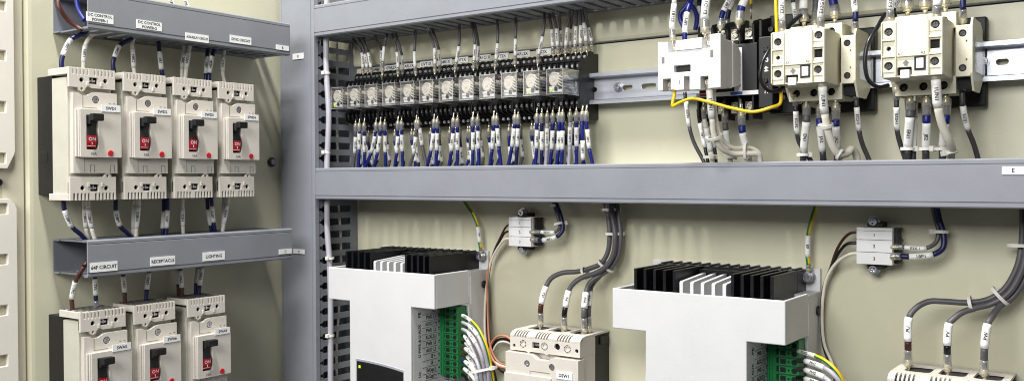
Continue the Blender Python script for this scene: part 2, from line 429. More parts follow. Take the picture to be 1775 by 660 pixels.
lab(dC, p0, 'RECEPTACLE', (260, 461), (303, 457), 9.6, 0, 70, 5)
lab(dC, p0, 'LIGHTING', (351, 452), (389, 449), 10, 0, 70, 5)
lab(dC, p0, 'C', (483, 440), (505, 438.5), 6, 0, 70, 4.6)
# vertical duct in the corner (local x runs down, local z runs to the right)
dV = duct('tall grey vertical wiring duct in the corner between side panel and back panel', (4, 0, 300), (0, PI/2, 0), 640, 67, 80, pitch=17.0, gap=3.8)
def vlab(a, b, txt):
    p = bk(a[0], a[1], 80); q = bk(b[0], b[1], 80)
    m = MB(); x0, x1 = 300-q.z, 300-p.z
    m.box(x0, x1, -80.9, -80.35, p.x-4, q.x-4); o = m.obj('label_plate', 'label', dV)
    text_obj(txt, 4.6, ((x0+x1)/2, -81, (p.x+q.x)/2-4), (0, 0, 1), (-1, 0, 0), 'ink', o)
vlab((508, 94), (527, 102), 'K'); vlab((509, 431), (528.5, 440), 'D')
zE0, zE1 = -26, 14.8
dE = duct('long grey horizontal wiring duct across the back panel, below relays and contactors', (73, 0, zE0), (0, 0, 0), 920, zE1-zE0, 80, 17.6)
p = bk(1737, 302, 80); q = bk(1776, 287, 80); plate_label(dE, 'E', p.x-73, p.z-zE0, q.x-p.x, 6.2, 80, 4.6)
zT = 187.0
dT = duct('long grey horizontal wiring duct at the top edge of the photo above the relay row', (73, -0, zT), (0, 0, 0), 920, 41, 80, 17.6)
# wires lying inside the slotted corner duct
for i, (x, d, c, w, r) in enumerate(((44, 30, 'lgray', 'pale grey', 2.4), (52, 44, 'gray', 'grey', 2.2), (58, 26, 'wwire', 'white', 1.8), (38, 52, 'blue', 'blue', 2.0), (60, 58, 'gray', 'rear grey', 2.0), (30, 40, 'dgray', 'dark grey', 2.5))):
    pts = [Vector((x+random.uniform(-5, 5), -d+random.uniform(-4, 4), z)) for z in range(280, -330, -75)]
    wire(pts, ['i']*(len(pts)-1), r, c, f'{w} wire running vertically inside the slotted corner duct')
for i in range(9):  # cables added to stop light leaking through the top duct slots
    d = 14+(i % 3)*22; z = 196+(i//3)*9
    pts = [Vector((70+k*90, -d+random.uniform(-6, 6), z+random.uniform(-3, 3))) for k in range(11)]
    wire(pts, ['i']*10, random.uniform(3, 4.2), ('dgray', 'gray', 'navy')[i % 3], f'{("dark grey", "grey", "dark blue")[i % 3]} light-blocking cable added in the top duct, {("rear", "middle", "front")[i % 3]} of its {("lower", "middle", "upper")[i//3]} layer', cat='cable', name='cable')
for zb, nm in ((154, 'upper'), (-98, 'lower')):  # dark cables added to darken the insides of the side ducts
    for i in range(4):
        pts = [Vector((12+i*11+random.uniform(-3, 3), -345+k*28, zb+10+(i % 2)*10+random.uniform(-3, 3))) for k in range(9)]
        wire(pts, ['i']*8, 3.4, ('dgray', 'bwire', 'navy', 'dgray')[i], f'{("dark grey", "black", "dark blue", "second dark grey")[i]} cable added to darken the inside of the {nm} side duct', cat='cable', name='cable')
cab = [bk(a, b, 62) for a, b in ((568, -22), (563, 30), (560.5, 66), (566, 128), (570, 200), (567, 280), (563, 340), (567, 400), (571, 450), (573, 520), (573, 600), (573, 690))]
for c_ in cab: c_.x = max(c_.x, 75.6)
wire(cab, ['i']*(len(cab)-1), 3.9, 'lgray', 'thick pale grey cable strapped along the right side of the corner duct', name='cable', cat='cable')
for a, b, t in ((566, 127, 'upper'), (566, 264, 'second'), (573, 447, 'third'), (573, 581, 'lowest')):
    p = bk(a, b, 62); p.x = max(p.x, 75.6); tie(p, (0, 0, 1), 4.1, f'white cable tie round the thick pale cable beside the corner duct, {t} of four', ang=-.9)

# ------------------------------------------------------------------ moulded case breakers on the side panel
def breaker(label, tag_txt, org):
    """local frame: x 0..51 across, -y out, z 0..138 up"""
    r = thing('circuit_breaker', label, 'circuit breaker', org, (0, 0, PI/2), 'small circuit breakers on the side panel')
    m = MB(); m.box(1.2, 49.8, -30, 0, 6, 131); m.box(.6, 3, -20, -4, 40, 52); m.obj('base', 'black', r, bevel=.6)
    m = MB(); m.box(1, 50, -60, -30, 3, 128); m.obj('body', 'brkside', r, bevel=.8)
    # covers over the terminals
    for top in (1, 0):
        f = (lambda z: z) if top else (lambda z: 138-z-.0)
        def fz(l): return [(x, f(z)) for x, z in l]
        zz0 = 117.5 if top else 138-26+0
        zb = 117.5 if top else 112.5
        out = [(0, 137.2), (0, zb), (10.5, zb)]
        tabx = 14.6 if top else 41.5
        if top: out = [(0, 138), (0, 117.5), (9.5, 117.5), (11, 114.5), (13.6, 113), (16.5, 114.5), (18, 117.5), (21, 119.2), (25, 117.5), (51, 117.5), (51, 138)]
        else: out = [(0, 138), (0, 113.5), (20, 113.5), (37, 113.5), (38.6, 110.4), (41.5, 109), (44.4, 110.4), (46, 113.5), (51, 113.5), (51, 138)]
        tx = 13.6 if top else 41.5; tz = 116.2 if top else 112.4
        hs = []; comb = []
        for k in range(12):
            x = 3.6+k*3.95
            if k != 5: comb += [(x, 138), (x, 131.2), (x+.6, 130.3), (x+1.3, 130.3), (x+1.9, 131.2), (x+1.9, 138)]
        out = out[:1]+comb+out[-1:]+out[-2:0:-1]
        assert len(out) > 60
        h = [circ(13.6, 126.2-.8 if top else 125, 2.5, 14), circ(40, 126 if top else 125.5, 2.5, 14), rr(22, 122 if top else 121.5, 31.5, 128.6, 0), circ(tx, tz, 1.5, 10)]
        loops = [fz(out)]+[fz(q) for q in h+hs]
        m = MB(); m.ext('y', loops, -66, -62.5); c = m.obj('terminal_cover', 'brk', r, bevel=.45)
        m = MB()
        z0, z1 = sorted((f(130.8), f(138))); m.box(0, 51, -61.5, -24, z0, z1)
        m.obj('cover_hood', 'brk', c, bevel=.5)
        z0, z1 = sorted((f(119), f(130.6))); m = MB(); m.box(.8, 50.2, -60.6, -60.1, z0, z1)
        m.box(1.2, 49.8, -62.3, -61.6, *sorted((f(130.8), f(137.4))))
        for k in range(11): m.box(3+k*4.1, 5.4+k*4.1, -61.4, -24.2, *sorted((f(138.08), f(138.16))))
        m.obj('cover_hole_shade', 'dark', c)  # dark sheets and strips put shade into the vents and holes
        z0, z1 = sorted((f(124.2), f(126.2))); m = MB(); m.box(23, 30.5, -62.4, -60.6, z0, z1); m.box(26, 27.5, -63, -61.4, z0-.5, z1+1.6); m.obj('terminal_contact', 'metal', c)
        for x in (18.6, 33.6):
            z0, z1 = sorted((f(119.6), f(124))); m = MB(); m.box(x, x+2.3, -67.2, -66.02, z0, z1); m.obj('latch', 'brk', c, bevel=.4)
    # front with the waved upper edge
    up = [(3.5, 28.5), (3.5, 112.2), (9, 112), (14, 109.4), (19, 109.6), (25, 112.8), (29, 113.6), (52.5, 113.4), (52.5, 28.5)]
    m = MB(); m.ext('y', [up, circ(28.6, 105.6, 4, 18), rr(14.6, 53, 27.8, 89, .6, 2)], -66.5, -60.2); m.obj('front_cover', 'brk', r, bevel=.5)
    m = MB(); m.box(14, 14.5, -66.7, -66.45, 97, 109.6); m.box(14, 30, -66.7, -66.45, 96.6, 97.05)
    m.box(15.3, 15.7, -66.7, -66.45, 29.5, 43.5); m.box(15.3, 29.5, -66.7, -66.45, 43.1, 43.5)
    for x in (21.5, 44): m.box(x, x+.5, -66.7, -66.45, 29.5, 37); m.box(x+4.6, x+5.1, -66.7, -66.45, 29.5, 37); m.box(x, x+5.1, -66.7, -66.45, 36.7, 37.1)
    m.obj('seam', 'inkg', r)
    screw(r, 28.6, -65, 105.6, 3.6)
    fl = [rr(8, 45, 54, 95, .8, 2), rr(14.6, 53, 27.8, 89, .6, 2)]
    m = MB(); m.ext('y', fl, -72.4, -66.52); m.box(5.2, 6.4, -69, -66.52, 45.5, 94.5); m.box(6.9, 7.9, -71, -66.52, 45.3, 94.7); m.obj('front_plate', 'brk', r, bevel=.5)
    m = MB(); m.box(14.7, 27.7, -60.6, -59.9, 53.1, 88.9); m.obj('handle_slot', 'dark', r)
    m = MB(); m.ext('x', [[(-60.6, 54), (-70.2, 55), (-72.6, 60), (-73.4, 67.6), (-72, 74), (-69, 84), (-60.6, 86)]], 15, 25.4)
    m.obj('toggle', 'black', r, bevel=.3)
    m = MB(); m.box(15.2, 27.8, -84, -77, 82.6, 90.2); m.box(15.6, 22.4, -77, -70, 79, 89.2); m.obj('toggle_handle', 'black', r, bevel=1.1)
    m = MB(); m.ext('x', [[(-70.45, 55.2), (-72.85, 60.1), (-73.65, 67.6), (-73.4, 67.6), (-72.6, 60), (-70.2, 55)]], 15.05, 25.35); on = m.obj('on_marking', 'redl', r)
    text_obj('ON', 5.2, (20.2, -73.75, 64.0), (1, 0, 0), (0, -.09, 1), 'inkw', on); text_obj('I', 4, (20.2, -73.2, 59.8), (1, 0, 0), (0, .2, 1), 'inkw', on)
    m = MB(); m.box(15.6, 24.8, -72.1, -71.9, 56.6, 57.1); m.obj('line', 'inkw', on)
    m = MB(); m.cyl('y', (41, 49.6), 3.1, -73.4, -72.4, 20); m.obj('trip_button', 'red', r, bevel=.3)
    text_obj('10A', 4.2, (22, -72.55, 48.8), (1, 0, 0), (0, 0, 1), 'inkg', r)
    m = MB(); m.box(31.4, 52.6, -73.1, -72.45, 93.2, 100.6); n = m.obj('name_plate', 'label', r)
    text_obj(tag_txt, 4.4, (42, -73.2, 97), (1, 0, 0), (0, 0, 1), 'ink', n)
    m = MB(); m.box(43, 45, -66.8, -66.45, 102.3, 102.9); m.box(48, 50, -66.8, -66.45, 102.3, 102.9); m.obj('mark', 'inkg', r)
    return r
y0 = [lf(x, 140, 66).y-51 for x in (199.5, 287, 367, 439.5)]
zb_ = lf(122, 347, 66).z-.5
kinds = ['leftmost', 'second from the left', 'third from the left', 'rightmost']
for i in range(4):
    breaker(f'cream circuit breaker labelled SWD{i+1} switched ON, {kinds[i]} of the upper four', f'SWD{i+1}', (0, y0[i], zb_))
y1_ = [lf(x, 522, 66).y-51 for x in (217.5, 303.5, 390)]
for i, t in enumerate(('SWA5', 'SWA6', 'SWA4')):
    z = lf((217.5, 303.5, 390)[i], (532, 521, 511)[i], 66).z
    breaker(f'cream circuit breaker labelled {t} in the lower row of three', t, (0, y1_[i], z-138))

# ------------------------------------------------------------------ short wires of the side panel
def LW(pts, segs, r, col, txt, label, **k):
    if pts[0][1] < 95 and pts[0][1] > 50 and pts[0][2] < 40: pts = [(pts[0][0]+1, pts[0][1]-20, pts[0][2])]+pts; segs = 'i '+segs
    wire([lf(a, b, e) for a, b, e in pts], segs, r, col, label, txt, **k)
G1 = 'wires between the side ducts and the breakers'
LW([(150, 55, 34), (138, 61, 34), (123, 69, 34), (109, 97, 34), (106.5, 108, 34), (107, 120, 34)], 'i i s i i', 2.5, 'navy', '12BP', 'navy blue wire with sleeve 12BP dropping into the left of breaker SWD1', group=G1, flip=True)
LW([(165, 55, 34), (155, 66, 34), (148, 79, 34), (145, 108, 34), (145, 122, 34)], 'i i s i', 2.3, 'wwire', '12BN', 'white wire with sleeve 12BN dropping into the middle of breaker SWD1', group=G1, flip=True)
LW([(235, 62, 34), (219, 72, 34), (207, 80, 34), (198.5, 100, 34), (196, 110, 34), (197.5, 126, 34)], 'i i s i i', 2.5, 'navy', '22BP', 'navy blue wire with sleeve 22BP dropping into breaker SWD2', group=G1, flip=True)
LW([(232, 66, 34), (228.5, 77, 34), (230, 86, 34), (232, 118, 34), (234, 130, 34)], 'i i s i', 2.3, 'wwire', '22BN', 'white wire with sleeve 22BN dropping into breaker SWD2', group=G1, flip=True)
LW([(275, 72, 34), (276.5, 90, 34), (280, 121, 34), (283, 136, 34)], 'i s i', 2.5, 'navy', '1BP', 'navy wire with white sleeve entering breaker SWD3 from above', group=G1, flip=True)
LW([(319, 78, 30), (318.5, 92, 30), (315.5, 118, 30), (315, 140, 30)], 'i s i', 2.3, 'wwire', '3BN', 'rear white wire entering breaker SWD3 from above', group=G1, flip=True)
LW([(329, 80, 36), (327, 90, 36), (323, 118, 36), (321, 140, 36)], 'i s i', 2.5, 'wwire', '32BN', 'front white wire entering breaker SWD3 from above', group=G1)
LW([(360, 85, 30), (359, 98, 30), (357, 128, 30), (357, 143, 30)], 'i s i', 2.4, 'navy', '4BP', 'rear navy wire with white sleeve entering breaker SWD4 from above', group=G1, flip=True)
LW([(371, 86, 36), (368, 98, 36), (363, 127, 36), (362, 144, 36)], 'i s i', 2.5, 'navy', '42BP', 'front navy wire with white sleeve entering breaker SWD4 from above', group=G1)
LW([(389, 88, 34), (387, 98, 34), (386, 124, 34), (390, 146, 34)], 'i s i', 2.3, 'wwire', '42BN', 'white wire entering breaker SWD4 from above', group=G1)
LW([(110, 340, 34), (110.5, 356, 34), (112, 364, 34), (125, 393, 34), (140, 406, 34), (152, 420, 34)], 'i i s i i', 2.5, 'navy', '12BP1', 'navy blue wire with sleeve 12BP1 leaving the bottom of breaker SWD1', group=G1)
LW([(146, 340, 30), (146.5, 360, 30), (149, 395, 30), (154, 418, 30)], 'i s i', 2.2, 'wwire', '12BN1', 'rear white wire leaving the bottom of breaker SWD1', group=G1)
LW([(152, 340, 36), (153, 362, 36), (159, 395, 36), (166, 418, 36)], 'i s i', 2.4, 'wwire', '12BN1', 'front white wire leaving the bottom of breaker SWD1', group=G1)
LW([(201, 340, 34), (201, 364, 34), (208, 391, 34), (219, 402, 34), (230, 412, 34)], 'i s i i', 2.5, 'navy', '22BP1', 'navy blue wire with sleeve 22BP1 leaving the bottom of breaker SWD2', group=G1)
LW([(234, 340, 30), (233, 356, 30), (231, 396, 30), (231, 412, 30)], 'i s i', 2.2, 'wwire', None, 'rear white wire leaving the bottom of breaker SWD2', group=G1)
LW([(240.5, 340, 36), (240, 356, 36), (236.5, 396, 36), (236, 412, 36)], 'i s i', 2.4, 'wwire', '22BN1', 'front white wire leaving the bottom of breaker SWD2', group=G1)
LW([(284, 335, 30), (284, 366, 30), (282, 396, 30), (282, 408, 30)], 'i s i', 2.3, 'navy', None, 'rear navy wire leaving the bottom of breaker SWD3', group=G1)
LW([(290, 335, 36), (290, 364, 36), (288.5, 395, 36), (288, 408, 36)], 'i s i', 2.5, 'navy', '1BP', 'front navy wire with white sleeve leaving the bottom of breaker SWD3', group=G1)
LW([(317, 335, 34), (316.5, 362, 34), (317, 392, 34), (318, 406, 34)], 'i s i', 2.2, 'wwire', '32BN', 'white wire leaving the bottom of breaker SWD3', group=G1)
LW([(359, 335, 30), (360, 362, 30), (365, 390, 30), (367, 402, 30)], 'i s i', 2.3, 'navy', None, 'rear navy wire leaving the bottom of breaker SWD4', group=G1)
LW([(366, 335, 36), (367, 357, 36), (370, 385, 36), (373, 402, 36)], 'i s i', 2.5, 'navy', '42BP', 'front navy wire with white sleeve leaving the bottom of breaker SWD4', group=G1)
LW([(389, 335, 30), (387, 365, 30), (384, 402, 30)], 'i i', 2.2, 'wwire', None, 'rear white wire leaving the bottom of breaker SWD4', group=G1)
LW([(396, 335, 36), (394, 353, 36), (388, 388, 36), (386, 402, 36)], 'i s i', 2.4, 'wwire', '42BN', 'front white wire leaving the bottom of breaker SWD4', group=G1)
LW([(145, 462, 58), (136.5, 477, 54), (131, 487, 44), (124.5, 517, 36), (125, 528, 36), (126, 545, 36)], 'i i s i i', 2.4, 'brown', '7A1', 'brown wire with sleeve 7A1 entering breaker SWA5', group=G1, flip=True)
LW([(163, 470, 36), (164.5, 483, 36), (166, 511, 36), (166.5, 520, 36), (167, 541, 36)], 'i s i b', 2.4, 'navy', '7A2', 'navy wire with sleeve 7A2 entering breaker SWA5', group=G1, flip=True)
LW([(212, 462, 36), (213.5, 478, 36), (216, 506, 36), (217, 534, 36)], 'i s i', 2.4, 'brown', '12A1', 'brown wire with sleeve 12A1 entering breaker SWA6', group=G1, flip=True)
LW([(259, 458, 36), (258, 472, 36), (254.5, 501, 36), (253, 528, 36)], 'i s i', 2.4, 'navy', '12A2', 'navy wire with sleeve 12A2 entering breaker SWA6', group=G1, flip=True)
LW([(307, 455, 28), (308, 467, 28), (309, 492, 28), (310, 520, 28)], 'i s i', 2.3, 'brown', None, 'rear brown wire entering breaker SWA4 from above', group=G1)
LW([(312, 455, 36), (312.5, 468, 36), (315, 498, 36), (315, 520, 36)], 'i s i', 2.4, 'brown', '17A1', 'front brown wire with white sleeve entering breaker SWA4', group=G1, flip=True)
LW([(344, 450, 28), (343, 464, 28), (340, 490, 28), (339, 518, 28)], 'i s i', 2.3, 'navy', None, 'rear navy wire entering breaker SWA4 from above', group=G1)
LW([(352, 450, 36), (350.5, 463, 36), (346, 494, 36), (344, 518, 36)], 'i s i', 2.4, 'navy', '17A2', 'front navy wire with white sleeve entering breaker SWA4', group=G1, flip=True)
LW([(100, -8, 34), (102, 12, 40), (118, 36, 42), (134, 47, 46), (142, 52, 50)], 'i i i i', 2.4, 'brown', None, 'brown wire curving inside the open left end of the upper side duct')
LW([(133, -8, 40), (134, 10, 42), (139, 24, 46), (147, 36, 52)], 'i i i', 2.4, 'blue', None, 'blue wire curving inside the open left end of the upper side duct')
LW([(166, 436, 50), (156, 446, 54), (146, 461, 58)], 'i i', 2.4, 'brown', None, 'brown wire inside the open left end of the lower side duct')
LW([(288, -20, 36), (293, -5, 36), (300, 12, 36), (303, 24, 36)], 'i s i', 2.6, 'navy', '1P', 'navy wire with white sleeve entering the upper side duct from above', group=G1)
LW([(312, -20, 36), (318, -5, 36), (326, 16, 36), (330, 28, 36)], 'i s i', 2.6, 'wwire', '1N', 'white wire with sleeve entering the upper side duct from above', group=G1)

# ------------------------------------------------------------------ DIN rail
zr = 100.3
r = thing('din_rail', 'shiny zinc DIN rail running across the back panel behind relays and contactors', 'mounting rail', (80, 0, zr))
prof = [(0, -13.5), (-1.2, -13.5), (-1.2, 13.5), (0, 13.5)]
hol = []
X = 12
L_ = 1060
def slot(x, w): return rr(x-w/2, -2.7, x+w/2, 2.7, 2.6, 4)
xs = [p_ - 80 for p_ in (496, 522, 873.5, 899)]
slots = [slot(x, 17.5) for x in range(20, 380, 25)]+[slot(418, 12), slot(444, 18), slot(480, 18), slot(xs[2]-18+13, 10), slot(xs[2]+22, 18), slot(xs[2]+50, 18)]
m = MB(); m.ext('y', [rr(0, -13.4, L_, 13.4)]+slots, -9.2, -8)
for sgn in (1, -1):
    a, b = sorted((sgn*12.2, sgn*13.6)); m.box(0, L_, -19, -9.3, a, b)
    a, b = sorted((sgn*13.7, sgn*17.5)); m.box(0, L_, -20.2, -19, a, b) if False else None
    m.ext('x', [[(-19, sgn*12.3), (-20.3, sgn*13.2), (-20.3, sgn*17.4), (-19.1, sgn*17.4), (-19.1, sgn*13.7)]], 0, L_)
m.obj('rail', 'rail', r, bevel=.3)
for px, py, t in ((1070, 151, 'left of the contactors'), (1704, 106, 'right of the contactors')):
    p = bk(px, py, 12); s_ = thing('rail_screw', f'cross-head screw with washer fixing the DIN rail {t}', 'screw', (p.x, -9.3, p.z))
    screw(s_, 0, -3.5, 0, 4, 'screw_head'); m = MB(); m.cyl('y', (0, 0), 5.4, -1.6, 0, 22).cyl('y', (0, 0), 4.4, -2.8, -1.6, 22); m.obj('washer', 'metal', s_)
    m = MB(); m.cyl('y', (0, 0), 2.2, 0, 8.5); m.obj('shank', 'dgray', s_)

# ------------------------------------------------------------------ relay sockets and relays
def socket(loc, label):
    r = thing('relay_socket', label, 'relay socket', loc, group='black relay sockets on the rail')
    W = 30
    prof = [(0, 67), (-20, 67), (-22, 74), (-26, 74), (-27, 79), (-39, 79), (-41, 90), (-41, 118), (-38, 121), (-38, 129), (-25, 130), (-24, 134), (-21, 140), (0, 141.5)]
    m = MB(); m.ext('x', [[(a, b-zr) for a, b in prof]], 0, W)
    for k in range(5):
        x = .2+k*7.2 if k else .2
        x = min(x, W-1.6)
        m.ext('x', [[(-38.2, 118-zr), (-42, 119.5-zr), (-42, 128-zr), (-38.2, 131-zr), (-25.5, 132-zr), (-24, 139.5-zr), (-19, 143-zr), (-10, 143-zr), (-10, 128-zr), (-30, 120-zr)]], x, x+1.3)
        m.ext('x', [[(-39, 90-zr), (-43, 88-zr), (-43, 78-zr), (-38, 76-zr), (-26, 73-zr), (-23, 66-zr), (-10, 66-zr), (-10, 80-zr)]], x, x+1.3)
    m.obj('socket_body', 'black', r, bevel=.3)
    for k in range(4):
        x = 4.6+k*7.2
        for y, z in ((-38.6, 125), (-24.6, 136.5), (-39.6, 84), (-24.4, 71)):
            screw(r, x, y, z-zr, 1.9, 'terminal_screw')
            m = MB(); m.box(x-2.8, x+2.8, y+.2, y+1.4, z-zr-3.2, z-zr+3.2)
            if not hasattr(socket, 'pm'): socket.pm = None
            m.bm.free()
    return r
def relay(loc, label, lit):
    r = thing('plug_in_relay', label, 'relay', loc, group='clear plug-in relays')
    W, H, D_ = 20.6, 27, 34
    m = MB(); t = .9
    m.box(0, W, -D_, -D_+t, 0, H); m.box(0, t, -D_+t, 0, 0, H); m.box(W-t, W, -D_+t, 0, 0, H); m.box(t, W-t, -D_+t, 0, H-t, H); m.box(t, W-t, -D_+t, 0, 0, t)
    c = m.obj('clear_cover', 'cover', r)
    m = MB(); e = .38
    for x in (0, W):
        for z in (0, H): m.box(x-e, x+e, -D_+e, 0, z-e, z+e)
        m.box(x-e, x+e, -D_-e, -D_+e, e, H-e)
    for z in (0, H): m.box(-e, W+e, -D_-e, -D_+e, z-e, z+e)
    m.box(W-.1, W+.9, -8, -6.4, 9, 15); m.box(3, W-3, -2.4, -1, H-.2, H+1.5)
    m.obj('cover_glint_rim', 'edge', c)  # pale rim bars imitate bright reflections on the cover edges
    m = MB(); m.ext('y', [[(7.4+6.2*math.cos(a*PI/11), 16.4+7.8*math.sin(a*PI/11)) for a in range(22)]], -31.4, -8, True); m.cyl('y', (7.4, 16.4), 2.4, -32.0, -31.5, 14); m.obj('coil', 'silver', r, bevel=.4)
    m = MB(); m.box(1.6, 18.6, -31, -3, 2, 5.2); m.box(1.6, 12.4, -31.6, -28, 5.3, 8.4); m.cyl('y', (7.2, 15.5), 6.9, -7.9, -6, 20); m.obj('bobbin', 'coolwhite', r, bevel=.4)
    m = MB(); m.box(8.6, 12.2, -32, -26, 3.6, 8.0); m.box(13.4, 19, -26, -4, 5.3, 9.6); m.box(1.4, 19.2, -3, -.4, 1.5, 25.5); m.obj('contact_base', 'black', r)
    m = MB(); m.box(15.4, 18.4, -20, -8, 13, 16); m.obj('contact_card', 'bluel', r, bevel=.5)
    for k in range(4):
        z = 7.5+k*3.2; P = [(12.2, -29, z+5), (14, -31, z+2.6), (17.6, -30, z+.6), (18.4, -22, z), (18.5, -8, z+.2)]
        s_ = [q for g in cr(P, 4) for q in g[1:]]; m = MB(); m.tube([Vector(P[0])]+s_, .75, 6); m.obj('contact_lead', 'wwire', r)
    m = MB(); m.box(12.6, 15.6, -30, -24, 18, 23); m.box(14.6, 18.4, -30, -20, 21, 24.5); m.obj('contact_arm', 'tin', r, bevel=.2)
    if lit:
        m = MB(); m.cyl('y', (4.4, 4.6), 1.35, -32.6, -31.7, 12); m.cyl('y', (4.4, 4.6), .9, -33.0, -32.6, 12); m.obj('indicator_led', 'led', r)
    return r
s0 = socket((90, 0, zr), 'leftmost black relay socket of the row, nearest the corner duct')
o_ = ['first', 'second', 'third', 'fourth', 'fifth', 'sixth', 'seventh', 'eighth', 'ninth', 'tenth', 'eleventh', 'twelfth']
for i in range(1, 12): copy_thing(s0, (90+30.5*i, 0, zr), f'black relay socket on the rail, {o_[i]} from the left' if i < 11 else 'rightmost black relay socket of the row, its side showing')
rel = relay((98.5, -41.2, 91.5), 'x', False)
for i in range(1, 12):
    if i in (10, 11): relay((98.5+30.5*i, -41.2, 91.5), 'clear relay with a lit yellow-green lamp, ' + ('rightmost of the row, full side visible' if i == 11 else 'second from the right of the row'), True)
    else: copy_thing(rel, (98.5+30.5*i, -41.2, 91.5), f'clear plug-in relay with silver coil and unlit lamp, {o_[i]} from the left')
m = MB(); m.cyl('y', (4.4, 4.6), 1.35, -32.6, -31.7, 12); m.obj('indicator_led', 'led', rel)
rel['label'] = 'clear relay with a lit yellow-green lamp at the left end of the row'
# name strips on the panel above the relays
for px, py, t in ((653.7, 121, 'GWH1X'), (678, 117.5, 'GWL2X'), (709, 114.5, 'ARL1X'), (738.6, 111, 'DVT1X'), (772, 107.5, '84R1X'), (800, 104, 'DT1X'), (838.6, 100, 'AR1C1X'), (869, 97.5, 'VT2X'), (905.4, 93.5, 'ARL2X'), (942, 90, '52X')):
    p = bk(px, py, 1); l = thing('name_strip', f'small white name strip reading {t} above the relay row', 'label', (p.x, 0, p.z), group='name strips above the relays')
    m = MB(); m.box(-10.5, 10.5, -.8, -.1, -3.4, 3.4); m.obj('strip', 'label', l); text_obj(t, 5.4, (0, -.95, 0), (1, 0, 0), (0, 0, 1), 'ink', l)

# upper wires: (top) (sleeve start) (sleeve end) (tip)
G2 = 'grey wires above the relay row'
up = [((611, 66), (627, 92), (629, 118), (629.5, 133), 28, 'G110D5'), ((620, 60), (632.5, 94), (636, 117), (637, 131), 26, 'G49D4'), ((626, 58), (638, 92), (643, 117), (644, 131), 26, 'G48D4'),
      ((650, 62), (661, 88), (661, 104), (661, 122), 22, 'E6A03'), ((671, 58), (666, 81), (664, 106), (662, 140), 38, None), ((677, 50), (688, 91), (690, 117), (690, 138), 38, 'E6A01'), ((683, 50), (697, 97), (698, 121), (698, 134), 26, 'E6B01'),
      ((720, 50), (718.5, 90), (719.5, 116), (721.5, 138), 38, None), ((739, 42), (753, 84), (754, 111), (753.5, 136), 38, 'E64D1'), ((745, 40), (761, 87), (762.5, 114), (762, 130), 26, 'E64A2'),
      ((796, 42), (795.5, 81), (791, 108), (787.5, 132), 38, 'E64B2'), ((816, 34), (823.5, 78), (822, 105), (820, 130), 38, 'E64B1'), ((821, 34), (829.5, 80), (828, 106), (828, 124), 26, 'E64C1'),
      ((862, 36), (862.5, 76), (860, 103), (857, 126), 38, 'E32L1'), ((894, 26), (893.7, 68), (893.3, 97), (892.5, 122), 38, 'E32A1'), ((944, 20), (940.5, 64), (934, 94), (931, 121), 38, 'E64D3'),
      ((949, 14), (956, 51), (958, 81), (959.5, 103), 24, 'G110D5'), ((958, 20), (964.5, 50), (966.5, 80), (968, 102), 24, 'G49D4'), ((968, 16), (971.5, 53), (973, 81), (974, 96), 16, 'G48D4'),
      ((988, 16), (983.5, 48), (981, 80), (979.5, 103), 24, 'G48D4'), ((992, 16), (989.5, 50), (988, 80), (988, 96), 16, 'G48D4'), ((998.5, 10), (998.5, 46), (997, 78), (998, 99), 24, 'G110D6'),
      ((1004, 8), (1006.5, 44), (1006.5, 76), (1007.5, 98), 24, 'G49D4'), ((1009, 8), (1012, 40), (1016, 72), (1018, 97), 24, 'G48D4'), ((1014, 16), (1020, 48), (1025, 73), (1025, 90), 16, 'G48D4')]
ords = [f'{k}{"th" if 10 < k < 20 else {1: "st", 2: "nd", 3: "rd"}.get(k % 10, "th")}' for k in range(1, 90)]
lo_sort = lambda l: sorted(l, key=lambda q: q[0])
for i, (a, b, c, t, d, tx) in enumerate(up):
    A = bk(*a, 34); A2 = Vector((A.x-2, -34, 200)); B = bk(*b, d+2); Cc = bk(*c, d+1.5); T = bk(*t, d)
    m1 = Cc.lerp(T, .55)
    wire([A2, A, B, Cc, m1, T], 'i i s b t', 1.8, 'gray', f'grey wire with white sleeve{" reading "+tx if tx else ""} above the relay row, {ords[i]} from the left', tx, G2, side=-.25 if i % 2 else .1, flip=True)

